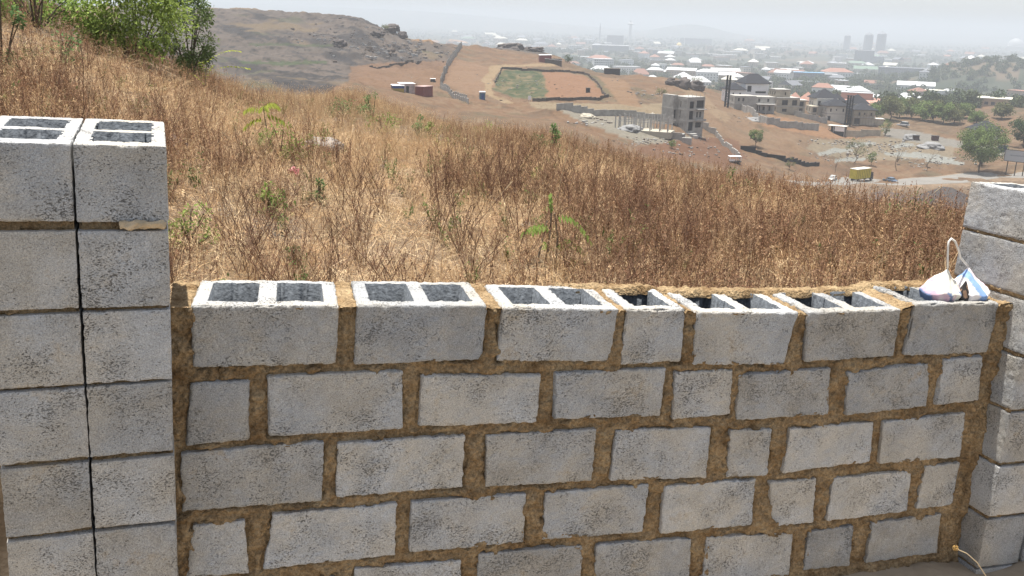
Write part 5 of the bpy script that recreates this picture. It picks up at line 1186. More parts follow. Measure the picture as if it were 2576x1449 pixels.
# far-off wood and town greenery: one mass
PRO2 = bpy.data.collections.new('far_trees'); FL = plant_mat('far_leaves', [(0.060, 0.085, 0.045), (0.085, 0.11, 0.052), (0.12, 0.135, 0.075)], trans=.15)
for k in range(5):
    me, _ = crown_mesh(500 + k, 9, 7.5, 330, 1.25, FL, 14, -.6, .2); PRO2.objects.link(bpy.data.objects.new('t%d' % k, me))
def scatter_far(n, seed):
    g = np.random.default_rng(seed); a = g.uniform(R_(-20), R_(36), n); d = np.exp(g.uniform(math.log(520), math.log(6500), n)); x, y = np.sin(a) * d, np.cos(a) * d
    px, py = proj(np.stack([x, y, x * 0 - 50], -1))
    c = fbm2(x, y, .004, 3, 301) + .7 * fbm2(x, y, .015, 3, 302) + g.uniform(-.4, .4, n) + np.where((px > 2200) & (d < 1800) & (d > 900), .3, 0)
    ok = (c > -.05) & (px > 850) & (px < 2720); ok &= ~((d < 600) & (px < 2200)); ok &= ~((d < 540)); ok &= ~((px > 2150) & (d < 1000) & (g.uniform(0, 1, n) < .5))
    out = []
    for xx, yy, dd in zip(x[ok], y[ok], d[ok]): out.append((xx, yy, ground(xx, yy), g.integers(0, 5), g.uniform(.55, 1.25) * (1 + .25 * min(1, dd / 4000)), g.uniform(0, 6.28)))
    return np.array(out)
def gn_scatter(name, PT, coll, label, cat):
    me = bpy.data.meshes.new(name); me.vertices.add(len(PT)); me.vertices.foreach_set('co', PT[:, :3].astype(np.float32).ravel())
    a = me.attributes.new('idx', 'INT', 'POINT'); a.data.foreach_set('value', PT[:, 3].astype(np.int32)); a = me.attributes.new('scl', 'FLOAT', 'POINT'); a.data.foreach_set('value', PT[:, 4].astype(np.float32))
    rv = np.zeros((len(PT), 3), np.float32); rv[:, 2] = PT[:, 5]; a = me.attributes.new('rot', 'FLOAT_VECTOR', 'POINT'); a.data.foreach_set('vector', rv.ravel())
    o = link(name, me); tag(o, label, cat, kind='stuff'); n2 = ng.copy()
    for nd in n2.nodes:
        if nd.bl_idname == 'GeometryNodeCollectionInfo': nd.inputs['Collection'].default_value = coll
    o.modifiers.new('scatter', 'NODES').node_group = n2
gn_scatter('dry_scrub', MP_, PRO, 'thin dry scrub dotted over the bare slopes in the middle distance', 'scrub')
FT = scatter_far(13000, 8); gn_scatter('far_wood', FT, PRO2, 'hazy trees filling the gaps of the city on the plain', 'trees')
print('far trees', len(FT))

# ------------------------------------------------------------------ the city on the plain
CW = [mat('city_wall_cream', (0.52, 0.48, 0.40), .85, rnd=.15), mat('city_wall_white', (0.65, 0.65, 0.63), .85, rnd=.1), mat('city_wall_tan', (0.40, 0.31, 0.22), .9, rnd=.15), mat('city_wall_grey', (0.20, 0.21, 0.23), .9, rnd=.15)]
CR = {'white': mat('city_roof_white', (0.46, 0.47, 0.48), .6, rnd=.08), 'terracotta': mat('city_roof_terracotta', (0.24, 0.125, 0.09), .8, rnd=.2), 'grey': mat('city_roof_grey', (0.16, 0.17, 0.19), .8, rnd=.2), 'blue': mat('city_roof_blue', (0.20, 0.42, 0.62), .6), 'green': mat('city_roof_green', (0.14, 0.20, 0.15), .8), 'cream': mat('city_roof_cream', (0.52, 0.50, 0.42), .7, rnd=.1), 'salmon': mat('city_roof_salmon', (0.42, 0.23, 0.175), .7)}
CWIN = mat('city_window', (0.05, 0.06, 0.08), .4)
def cbuild(p, rz, w, dp, h, roof, wall_, kind='hip', label='', group=None, rh=None, name='city_house', cat='house', parts=False, wins=0):
    q = MB(); m3 = [wall_, CR[roof], CWIN]; rh = rh if rh is not None else min(w, dp) * .28
    def shell(q): q.box(-w / 2, w / 2, -dp / 2, dp / 2, -3, h, 0)
    def roofs(q, mi):
        if kind == 'hip': q.hip(-w / 2 - .6, w / 2 + .6, -dp / 2 - .6, dp / 2 + .6, h + .25, rh, ridge=.45 if w > dp * 1.3 else .1, th=.22, mi=mi)
        elif kind == 'gable':
            a, b = w / 2 + .6, dp / 2 + .6; z = h + .03; q.add([(-a, -b, z), (a, -b, z), (a, b, z), (-a, b, z), (-a, 0, z + rh), (a, 0, z + rh)], [(0, 1, 5, 4), (2, 3, 4, 5), (1, 2, 5), (3, 0, 4), (3, 2, 1, 0)], mi)
        else: q.box(-w / 2 - .3, w / 2 + .3, -dp / 2 - .3, dp / 2 + .3, h + .01, h + .5, mi)
    if not parts:
        shell(q); roofs(q, 1)
        n = max(2, int(w / 3.5))
        for st in range(max(1, int(h / 3.2))):
            for i in range(n): x = -w / 2 + (i + .5) * w / n; q.box(x - .6, x + .6, -dp / 2 - .06, -dp / 2 - .01, st * 3.2 + 1, st * 3.2 + 2.4, 2)
        o = q.obj(name, m3, None, p); o.rotation_euler = (0, 0, rz); return tag(o, label, cat, group, 'thing')
    T = thing(name, label, cat, p, rz, group); shell(q); q.obj('wall', wall_, T); q = MB(); roofs(q, 0); q.obj('roof', CR[roof], T)
    n = wins or max(3, int(w / 3.0))
    for st in range(max(1, int(h / 3.2))):
        for i in range(n): x = -w / 2 + (i + .5) * w / n; MB().box(x - w / n * .28, x + w / n * .28, -dp / 2 - .10, -dp / 2 - .015, st * 3.2 + 1, st * 3.2 + 2.5).obj('window', CWIN, T)
    return T
def cat_(px, py, wpx, hpx, dp, roof, wall_, kind, label, yaw=0, d=None, **k):
    if d: p = on(px, d)
    else: p = hit(px, py, 540, 9000)
    dd = math.hypot(p[0], p[1]); s = dd / 2281; return cbuild(p, -math.atan2(p[0], p[1]) + R_(yaw), wpx * s, dp, hpx * s, roof, wall_, kind, label, **k)
C0, C1, C2, C3 = CW
# the ones the photograph lets one tell apart
cat_(2022, 202, 86, 18, 16, 'blue', C3, 'flat', 'long grey three storey block with a bright blue roof', 8, name='city_block', cat='building', parts=True)
cat_(2080, 203, 44, 14, 16, 'white', C3, 'flat', 'grey block with a white roof just right of the blue roofed one', 8, name='city_block', cat='building', parts=True)
cat_(1960, 203, 54, 18, 18, 'terracotta', C0, 'hip', 'cream building with a dull red roof left of the blue roofed block', -6, name='city_block', cat='building', parts=True)
cat_(1515, 176, 48, 26, 20, 'white', C1, 'flat', 'pale five storey block with long balconies above the dark hut', 12, name='city_block', cat='building', parts=True)
cat_(1610, 198, 40, 10, 14, 'terracotta', C0, 'hip', 'house with a bright red pyramid roof beyond the bare ridge', 20, parts=True, rh=7)
cat_(1640, 212, 50, 8, 22, 'white', C1, 'hip', 'white roofed villa just below the red pyramid roof', 10, parts=True)
cat_(1718, 205, 44, 10, 24, 'white', C1, 'hip', 'large white hipped roof left of the white house', 0, parts=True)
cat_(1752, 214, 60, 8, 20, 'white', C1, 'hip', 'wide white tent like roof just left of the white house', 14, parts=True)
cat_(1578, 205, 40, 9, 14, 'cream', C1, 'flat', 'white flat roofed villa behind the boulders on the ridge', 8, parts=True)
cat_(1440, 168, 36, 8, 12, 'terracotta', C1, 'hip', 'white house with a salmon roof beyond the ridge', 5, parts=True)
cat_(1780, 176, 34, 8, 12, 'terracotta', C0, 'hip', 'orange roofed house in the trees behind the white house', 5)
cat_(1705, 172, 30, 8, 12, 'terracotta', C0, 'hip', 'orange roofed house in the trees, left of its twin', 5)
for i, px in enumerate((1948, 1972, 1998, 2030, 2058)):
    cat_(px, 250, 30, 10, 12, 'terracotta', C2, 'hip', 'terracotta roofed house, %s of five in the tight row behind the grey shells' % ('leftmost', 'second', 'middle', 'fourth', 'rightmost')[i], 10, d=600, group='terracotta houses in the row', name='row_house', rh=5)
cat_(1985, 222, 64, 8, 10, 'cream', C0, 'flat', 'long cream school block with a pale roof, the left one of two', 2, d=690, name='school_block', cat='building', parts=True)
cat_(2072, 222, 62, 8, 10, 'cream', C0, 'flat', 'long cream school block with a pale roof, the right one of two', 2, d=690, name='school_block', cat='building', parts=True)
cat_(1990, 214, 44, 6, 16, 'green', C0, 'hip', 'green hipped roof above the left school block', 6, d=760)
cat_(2065, 208, 34, 6, 16, 'cream', C0, 'hip', 'cream tiered roof above the right school block', 6, d=800)
cat_(2130, 205, 110, 3, 14, 'green', C0, 'flat', 'long pale green roof right of the cream tiered roof', 4, d=840, name='long_shed', cat='shed')
T = cat_(2152, 240, 100, 8, 22, 'salmon', C0, 'gable', 'long hall with salmon pink lower and upper roofs behind the dark roofs', -2, d=600, parts=True, name='market_hall', cat='hall', rh=4)
p = on(2160, 606); s = 606 / 2281; MB().box(-34 * s, 34 * s, -3, 3, 5, 8.5).obj('clerestory', CR['salmon'], T); MB().box(-35 * s, 35 * s, -3.6, 3.6, 8.52, 8.9).obj('upper_roof', CR['white'], T)
cat_(2275, 252, 100, 3, 8, 'salmon', C2, 'flat', 'long low pinkish shed right of the salmon pink hall', -3, d=590, name='long_shed', cat='shed')
cat_(2350, 248, 70, 8, 16, 'white', C3, 'gable', 'long grey shed with a white ridge beside a dark tree', -3, d=600, name='long_shed', cat='shed')
cat_(2500, 262, 66, 16, 16, 'cream', C2, 'flat', 'tan two storey unfinished block at the foot of the wooded hill', -4, d=560, name='city_block', cat='building', parts=True)
cat_(2500, 236, 50, 14, 12, 'white', C2, 'flat', 'cream block with a white roof on the slope right of the long grey shed', -4, d=680, name='city_block', cat='building', parts=True)
cat_(2345, 145, 34, 6, 12, 'white', C3, 'flat', 'white roofed building at the left end of the wooded hilltop', 0, d=1400, name='city_block', cat='building')
cat_(2395, 140, 30, 7, 12, 'terracotta', C2, 'hip', 'dull red roof on the wooded hilltop', 0, d=1400)
cat_(2450, 135, 50, 8, 14, 'grey', C1, 'flat', 'pale tiered house on the wooded hilltop', 0, d=1400, name='city_block', cat='building')
# hazy landmarks
cat_(1547, 98, 40, 22, 60, 'grey', C3, 'flat', 'big dark boxy block in the haze above the bare ridge', 0, d=3600, name='office_block', cat='building')
cat_(1535, 114, 88, 14, 60, 'white', C3, 'flat', 'long low slab with a pale roof line below the big dark boxy block', 0, d=2700, name='office_block', cat='building')
cat_(2172, 126, 42, 26, 40, 'grey', C3, 'flat', 'dark square office block in the haze below the twin towers', 0, d=2500, name='office_block', cat='building')
cat_(2205, 122, 30, 14, 40, 'grey', C3, 'flat', 'lower dark block to the right of the dark square office block', 0, d=2500, name='office_block', cat='building')
cat_(1750, 92, 74, 14, 60, 'grey', C3, 'flat', 'wide hazy slab building right of the golden dome', 0, d=4200, name='office_block', cat='building')
cat_(1666, 120, 46, 14, 40, 'grey', C3, 'flat', 'square hazy block below the golden dome', 0, d=2400, name='office_block', cat='building')
cat_(2280, 140, 120, 18, 30, 'grey', C3, 'flat', 'long grey flat block in the haze left of the wooded hill', 0, d=1700, name='office_block', cat='building')
def tower(px, pyb, pyt, wpx, d, label):
    p = on(px, d); s = d / 2281; T = thing('city_tower', label, 'tower', p, -math.atan2(p[0], p[1])); H = (pyb - pyt) * s; w = wpx * s / 2
    n = 20; pf = [(w * 1.02 * math.cos(a), w * 1.02 * math.sin(a)) for a in [i * 2 * math.pi / n for i in range(n)]]
    MB().poly(pf, -5, H * .9).obj('shaft', C3, T)
    q = MB(); prev = None; vs = []; 
    for k in range(5): t = k / 4; rr = w * .98 * math.cos(t * 1.1); vs += [(rr * math.cos(a), rr * math.sin(a), H * .9 + .02 + H * .1 * t) for a in [i * 2 * math.pi / n for i in range(n)]]
    fs = [(k * n + i, k * n + (i + 1) % n, (k + 1) * n + (i + 1) % n, (k + 1) * n + i) for k in range(4) for i in range(n)] + [tuple(4 * n + i for i in range(n))]
    q.add(vs, fs).obj('top', C3, T); MB().tube([(0, 0, H), (0, 0, H * 1.06)], w * .05, 5).obj('mast', C3, T)
tower(2180, 112, 65, 19, 3400, 'left one of two round topped towers in the haze')
tower(2212, 112, 62, 20, 3400, 'right one of two round topped towers in the haze')
tower(2128, 112, 76, 14, 3900, 'fainter tower left of the two round topped towers')
p = on(1584, 4200); s = 4200 / 2281; T = thing('disc_tower', 'slender white tower carrying a wide disc, standing in the haze', 'tower', p)
MB().tube([(0, 0, -5), (0, 0, 50 * s)], 4 * s, 12, r1=3 * s).obj('shaft', C1, T)
q = MB(); n = 24; vs = [(r * s * math.cos(a), r * s * math.sin(a), z * s) for r, z in ((2.5, 40), (8.5, 42.5), (8.5, 43.5), (3, 46)) for a in [i * 2 * math.pi / n for i in range(n)]]
q.add(vs, [(k * n + i, k * n + (i + 1) % n, (k + 1) * n + (i + 1) % n, (k + 1) * n + i) for k in range(3) for i in range(n)] + [tuple(3 * n + i for i in range(n)), tuple(range(n - 1, -1, -1))]).obj('disc', CR['white'], T)
MB().tube([(0, 0, 50 * s + .1), (0, 0, 62 * s)], .5 * s, 6).obj('mast', C1, T)
def dome(px, d, rpx, m, label, basew=1.5, mina=0):
    p = on(px, d); s = d / 2281; R0 = rpx * s; T = thing('domed_building', label, 'building', p, -math.atan2(p[0], p[1])); n = 24
    MB().box(-R0 * basew, R0 * basew, -R0 * basew, R0 * basew, -5, R0 * .7).obj('wall', C1, T)
    vs = [(R0 * math.cos(t) * math.cos(a), R0 * math.cos(t) * math.sin(a), R0 * .72 + R0 * math.sin(t)) for t in np.linspace(0, 1.5, 8) for a in [i * 2 * math.pi / n for i in range(n)]]
    MB().add(vs, [(k * n + i, k * n + (i + 1) % n, (k + 1) * n + (i + 1) % n, (k + 1) * n + i) for k in range(7) for i in range(n)] + [tuple(7 * n + i for i in range(n))]).obj('dome', m, T, smooth=True)
    for k in range(mina): x = (-1 if k % 2 else 1) * R0 * 1.8; MB().tube([(x, (-1 if k < 2 else 1) * R0 * 1.8, -5), (x, (-1 if k < 2 else 1) * R0 * 1.8, R0 * 3.6)], R0 * .12, 8, r1=R0 * .07).obj('minaret', C1, T)
dome(1708, 3500, 6.5, mat('gold_dome', (0.75, 0.52, 0.16), .4), 'building with a small golden dome in the haze', mina=4)
dome(2552, 5200, 16, CR['white'], 'large white dome in the haze at the right edge', basew=1.1)
p = on(1508, 3800); s = 3800 / 2281; T = thing('minaret_tower', 'thin hazy mast tower left of the big dark boxy block', 'tower', p); MB().tube([(0, 0, -5), (0, 0, 40 * s)], 2.0 * s, 8, r1=1.2 * s).obj('shaft', C3, T); MB().tube([(0, 0, 40 * s + .1), (0, 0, 47 * s)], .6 * s, 6).obj('tip', C3, T)
# everything else out there, single small buildings
g = np.random.default_rng(77); kinds = [('white', .50), ('terracotta', .16), ('grey', .14), ('cream', .16), ('green', .04)]
band = lambda d: 'nearer' if d < 1100 else ('middle' if d < 2200 else 'farthest')
txt = {'white': 'white roofed', 'terracotta': 'terracotta roofed', 'grey': 'grey roofed', 'cream': 'cream roofed', 'green': 'green roofed'}
LM = [(1584, 55, 'disc tower'), (1708, 92, 'golden dome'), (2195, 90, 'twin round topped towers'), (2172, 120, 'dark square office block'), (1547, 92, 'big dark boxy block'), (2022, 195, 'blue roofed block'), (2030, 218, 'cream school blocks'), (1890, 215, 'white house'), (1610, 195, 'red pyramid roof'), (1515, 165, 'five storey block'), (2420, 138, 'wooded hilltop'), (2552, 95, 'large white dome'), (1162, 108, 'grey hut'), (2152, 236, 'salmon pink hall'), (1666, 115, 'square hazy block'), (2350, 243, 'long grey shed'), (1380, 150, 'red shed'), (1750, 88, 'wide hazy slab building'), (2480, 256, 'tan unfinished block'), (1300, 120, 'dark hilltop outcrop'), (1930, 130, 'open haze between dome and towers'), (1720, 140, 'open haze under the golden dome')]
cnt_ = 0; tries = 0; taken = []
while cnt_ < 262 and tries < 6000:
    tries += 1
    d = float(np.exp(g.uniform(math.log(600), math.log(5200)))); px = float(g.uniform(900, 2640))
    if d < 1000 and px < 1560: continue
    p = on(px, d); fy = proj(p)[1]
    q = hit(px, float(fy) - 2, 240, 9000)
    if math.hypot(q[0], q[1]) < d * .93: continue                 # hidden behind the ridge
    if px > 2200 and d < 1600 and g.uniform() < .65: continue
    if any((p[0] - a) ** 2 + (p[1] - b) ** 2 < (26 + d * .006) ** 2 for a, b in taken): continue
    if d < 640 and 1930 < px < 2090: continue
    taken.append((p[0], p[1]))
    r = g.uniform(); 
    for kk, pr in kinds:
        r -= pr
        if r < 0: break
    big = d > 2200; long_ = g.uniform() < .3
    w = float(g.uniform(9, 18) * (1.8 if long_ else 1) * (1 + d / 4500)); dp = float(g.uniform(9, 14) * (1 + d / 4000)); h = float(g.choice([3.6, 4.2, 6.6, 7.2, 9.8]) * (1 + d / 8000))
    kd = 'flat' if (g.uniform() < .35 or kk == 'white' and big) else ('hip' if g.uniform() < .7 else 'gable')
    fx = px; best = min(LM, key=lambda m: math.hypot((m[0] - fx) / 2.2, m[1] - fy)); dx_, dy_ = fx - best[0], float(fy) - best[1]
    rel = ('right of' if dx_ > 0 else 'left of') if abs(dx_) > 2.2 * abs(dy_) else ('below' if dy_ > 0 else 'above')
    far_ = 'just ' if math.hypot(dx_, dy_ * 2) < 45 else ('' if math.hypot(dx_, dy_ * 2) < 110 else 'well ')
    lab = '%s %s %s roofed building %s%s the %s' % ('long' if long_ else 'small', {'flat': 'flat', 'hip': 'hipped', 'gable': 'gabled'}[kd], kk, far_, rel, best[2])
    cbuild(p, -math.atan2(p[0], p[1]) + float(g.normal(0, .35)), w, dp, h, kk, CW[int(g.integers(0, 3))], kd, lab, 'small buildings spread over the hazy city plain', name='city_building', cat='building'); cnt_ += 1
print('city buildings', cnt_, tries)
# ------------------------------------------------------------------ green plants and small things in the field
GL = leafmat('bright', [(0.21, 0.29, 0.075)], .4); GY2 = leafmat('light', [(0.24, 0.31, 0.08)], .4); GD = leafmat('deep', [(0.13, 0.18, 0.065)], .3); GY = leafmat('yellowish', [(0.24, 0.27, 0.05)], .45); GB = leafmat('bluish', [(0.11, 0.19, 0.07)], .35)
def shrub(label, px, d, h, w, m, seed, n=900, leaf=.05, clumps=20, open_=.4, z0=.0, aspect=.55, name='shrub', py=None):
    p = on(px, d); T = thing(name, label, 'shrub', p, random.Random(seed).uniform(0, 6)); r = random.Random(seed)
    P_ = PB(seed); C_ = []
    for k in range(clumps):
        v = P_.rnd3(); C_.append((Vector((v.x * w / 2, v.y * w / 2, z0 + (h - z0) * (.5 + .5 * v.z))), r.uniform(.12, .26) * w, r.uniform(.65, 1.3)))
    for k in range(n):
        c, rad, tn = C_[k % clumps]; dv = P_.rnd3(); q = c + dv * rad * r.uniform(.2, 1.0)
        if q.z < .02: continue
        P_.leaf(q, dv + P_.rnd3() * .7 + Vector((0, 0, .2)), leaf * r.uniform(.7, 1.5), leaf * aspect * r.uniform(.7, 1.2), tn * r.uniform(.7, 1.3), up=P_.rnd3() + Vector((0, 0, 1)))
    link('foliage', P_.mesh('foliage', m), T)
    q = MB()
    for c, _, _ in C_[:12]: b = Vector((r.gauss(0, .03) * w, r.gauss(0, .03) * w, -.03)); q.tube([b, b.lerp(c, .5) + Vector((0, 0, .05 * h)), c], .012 + .006 * h, 5, r1=.004)
    q.obj('stem', BARK, T); return T
def frond(P_, b, d_, L, n, ll, lw, droop, tn=1.0, arch=.5):
    r = P_.r; d_ = Vector(d_).normalized(); hor = Vector((d_.x, d_.y, 0)); hor = hor.normalized() if hor.length > .01 else Vector((1, 0, 0)); pts = []
    for i in range(n + 1): t = i / n; pts.append(Vector(b) + d_ * L * t + Vector((0, 0, -arch * L * t * t)) )
    P_.rib(pts, .006, .003, .7)
    side = d_.cross(Vector((0, 0, 1))); side = side.normalized() if side.length > .01 else Vector((0, 1, 0))
    for i in range(1, n + 1):
        fwd = (pts[i] - pts[i - 1]).normalized()
        for s in (-1, 1): P_.leaf(pts[i], side * s + fwd * .5 + Vector((0, 0, -droop)), ll * r.uniform(.85, 1.15) * (1 - .3 * abs(i / n - .5)), lw, tn * r.uniform(.75, 1.25), up=Vector((0, 0, 1)) + P_.rnd3() * .4, droop=.15)
def fronds(label, px, d, specs, m, seed, stems=(), name='sapling', ll=.07, lw=.028, droop=.6):
    p = on(px, d); az = math.atan2(p[0], p[1]); T = thing(name, label, 'plant', p, -az); P_ = PB(seed)
    for (b, dr, L, n, arch) in specs: frond(P_, b, dr, L, n, ll, lw, droop, arch=arch)
    link('foliage', P_.mesh('foliage', m), T); q = MB()
    for st in stems: q.tube(st, .010, 5, r1=.006)
    if stems: q.obj('stem', mat('pale_bark_%d' % seed, (0.24, 0.20, 0.16), .9), T)
    return T
shrub('large bright green bush on the slope above the left pillar', 345, 19.5, 1.75, 1.7, GY2, 401, z0=.2, n=7500, leaf=.085, clumps=70, open_=.2)
shrub('tall dark green small leaved bush behind the bright one, against the rock hill', 478, 21.5, 1.85, 1.0, GD, 402, z0=.2, n=6000, leaf=.06, clumps=56)
shrub('yellow green leafy shrub at the very top left corner', 95, 19, 1.4, 1.5, GL, 403, n=3200, leaf=.08, clumps=30)
shrub('loose green shrub at the left edge among brown weeds', 12, 13, .95, .45, GB, 404, n=700, leaf=.05, clumps=14)
shrub('low green leafy tangle left of the bright bush', 150, 15, .55, .6, GB, 405, n=300, leaf=.05, clumps=10)
fronds('light green plant with two arching feathery fronds against the rock hill', 520, 18.5, [((0, 0, .62), (.75, 0, .75), .9, 13, .42), ((0, 0, .5), (.95, .1, .35), .85, 12, .28), ((0, 0, .3), (-.1, .1, 1), .5, 8, .3), ((0, 0, .3), (.3, -.1, 1), .5, 8, .35), ((0, 0, .2), (-.5, 0, .8), .45, 7, .3)], GY, 406, stems=[[(0, 0, 0), (0, 0, .3), (.02, 0, .55)]], ll=.11, lw=.05, droop=.15)
fronds('yellow green sapling with drooping leaves left of the middle of the field', 668, 12.0, [((0, 0, .55), (-.5, 0, .4), .28, 7, .6), ((0, 0, .58), (.4, .1, .5), .3, 7, .7), ((0, 0, .55), (0, -.4, .5), .28, 7, .7), ((0, 0, .5), (.6, 0, .1), .28, 6, .6), ((0, 0, .45), (-.6, .2, .1), .25, 6, .6)], GY, 407, stems=[[(.05, 0, 0), (.03, 0, .3), (0, 0, .58)]], ll=.11, lw=.035, droop=1.0)
shrub('green leafy shrub at the foot of the drooping yellow sapling', 705, 11.4, .38, .42, GL, 408, n=420, leaf=.055, clumps=14, aspect=.35)
for px, d, h, w, lb, m, s_ in [(868, 23, .40, .75, 'low wide green shrub, leftmost of three in the pale clearing', GB, 411), (938, 23, .72, .50, 'upright green shrub, middle one of three in the pale clearing', GB, 412), (962, 19.5, .42, .62, 'dense green shrub nearest the camera in the pale clearing', GL, 413), (1052, 20, .50, .30, 'small green sapling with a pale stem right of the clearing', GB, 414), (1082, 19.5, .40, .25, 'small yellow green sapling beside the pale stemmed one', GL, 415), (1125, 17.5, .22, .45, 'low green patch of leaves right of the two saplings', GL, 416), (800, 13.2, .32, .22, 'small green sprout above the flat pale rock', GL, 417), (1384, 18.5, .62, .30, 'upright green shrub on the crest of the dry grass', GB, 418), (1350, 18.5, .36, .34, 'lower green shrub on the crest left of the upright one', GB, 419), (1232, 26, .45, .8, 'bright green bushes at the far crest below the toilet cabin', GL, 420), (1355, 12, .25, .2, 'tiny yellow green sprig in the brown weeds right of centre', GL, 421), (1850, 14, .5, .3, 'dark green weed clump in the brown weeds right of centre', GD, 422), (2290, 9.5, .45, .5, 'green weed patch near the right pillar', GD, 423), (680, 7.6, .25, .2, 'small green sprig right of the left pillar', GL, 424), (480, 6.3, .25, .35, 'bright green weeds close to the left pillar', GL, 425), (800, 8.6, .22, .16, 'small green weed in the sandy patch', GB, 426), (740, 5.9, .15, .05, 'narrow dark green weed just behind the wall', GD, 427)]:
    shrub(lb, px, d, h, w, m, s_, n=int(280 + 700 * w * h), leaf=.05 if d > 15 else .035, clumps=14 if w > .3 else 8, aspect=.4)
# the big leaved plant just behind the wall
fronds('sapling with large hanging compound leaves just behind the middle of the wall', 1390, 6.5,
       [((-.02, 0, .40), (-.12, 0, 1), .13, 5, .0), ((.0, 0, .36), (.75, 0, .35), .30, 10, 1.0), ((.05, 0, .20), (.7, -.1, .2), .18, 6, .8), ((-.05, 0, .30), (-.85, .1, .1), .18, 6, .5), ((-.03, 0, .28), (-.5, -.3, .3), .16, 5, .5), ((.02, 0, .12), (.4, .2, .5), .2, 6, .6), ((.0, 0, .1), (-.3, .3, .6), .16, 5, .5), ((.1, 0, .05), (.5, 0, .1), .16, 5, .4)], GL, 440,
       stems=[[(-.05, 0, -.02), (-.03, 0, .2), (-.02, 0, .42)], [(.02, 0, -.02), (.03, .02, .2), (.0, 0, .38)], [(-.12, 0, -.02), (-.08, 0, .18), (-.05, .02, .32)], [(.05, 0, 0), (.06, 0, .15), (.05, 0, .24)]], ll=.065, lw=.034, droop=1.3)
g = np.random.default_rng(91)
def stalk(label, pts, r, m, name='dry_stalk', d=None, px=None):
    p = on(px, d); T = thing(name, label, 'dry stalk', p, -math.atan2(p[0], p[1])); MB().tube(pts, r, 5, r1=r * .4).obj('stem', m, T); q = MB(); e = pts[-1]; e0 = pts[-2]
    q.tube([((e[0] * 2 + e0[0]) / 3, 0, (e[2] * 2 + e0[2]) / 3), ((e[0] * 5 + e0[0]) / 6, 0, (e[2] * 5 + e0[2]) / 6), e], r * 1.2, 5, r1=r * 1.5).obj('seed_head', m, T)
STK = mat('pale_stalk', (0.48, 0.38, 0.24), .85)
stalk('tall single pale stalk rising above the brown weeds in the centre', [(0, 0, 0), (.06, 0, .45), (.12, 0, .75), (.14, 0, .9)], .0035, STK, d=8.4, px=1390)
stalk('thin pale stalk leaning right behind the right part of the wall', [(0, 0, 0), (.08, 0, .18), (.17, 0, .34), (.2, 0, .40)], .002, STK, d=6.1, px=2160)
for i, (px, d, k, lb) in enumerate([(650, 8.5, -1, 'bent straw stalk near the sandy patch left of centre'), (1190, 6.6, 1, 'long thin straw leaning right just behind the wall centre'), (1640, 8.5, -1, 'pale curved straw in the brown weeds right of centre'), (2010, 8.0, 1, 'pale curved straw left of the cloth bag'), (2250, 8.2, 1, 'bent pale straw near the right pillar'), (300, 15, -1, 'long bare twig leaning over the brown weeds on the left slope'), (60, 12, 1, 'pale upright stalk at the left edge of the slope')]):
    stalk(lb, [(0, 0, 0), (.05 * k, 0, .2), (.14 * k, 0, .42), (.28 * k, 0, .58)], (.0018 if d < 10 else .0035), STK, d=d, px=px)
p = on(812, 13.4); rock('flat_rock', 'flat pale boulder lying in the dry grass left of centre', 'rock', p, -math.atan2(p[0], p[1]) - .25, .29, .24, .13, PROCK, 500, sink=.2, rough=.35, flat=.6)
p = on(962, 12.5); rock('small_stone', 'small white stone right of the flat boulder', 'stone', p, 0, .05, .05, .05, PROCK, 501, sink=.2)
p = on(1330, 8.0); rock('small_stone', 'small tan stone in the sandy patch of the centre', 'stone', p, 0, .07, .05, .04, PROCK, 502, sink=.2)
def scrap(label, px, d, col, seed, s=.09, m=None):
    p = on(px, d); V = []; n = 9; r = np.random.default_rng(seed)
    a, b = np.meshgrid(np.linspace(-1, 1, n), np.linspace(-1, 1, n), indexing='ij'); Z = .5 + fbm(np.stack([a * 1.5, b * 1.5, a * 0 + seed], -1), 3, seed) * .8
    i = np.arange(n * n).reshape(n, n); F_ = np.stack([i[:-1, :-1], i[1:, :-1], i[1:, 1:], i[:-1, 1:]], -1).reshape(-1, 4)
    P_ = np.stack([a * s, b * s * .6, Z * s + .05], -1).reshape(-1, 3); P_ = np.concatenate([P_, P_ - [0, 0, .004]]); F_ = np.concatenate([F_, F_[:, ::-1] + n * n])
    o = link('plastic_scrap', raw_mesh('scrap', P_, F_, mat('scrap_%d' % seed, col, .4), True), None, p); tag(o, label, 'litter', None, 'thing')
scrap('crumpled dark blue plastic scrap in the grass beside the left pillar', 452, 10.5, (0.05, 0.07, 0.16), 7, .09)
scrap('faded pink plastic scrap in the dry grass left of centre', 738, 10.2, (0.45, 0.16, 0.17), 8, .06)
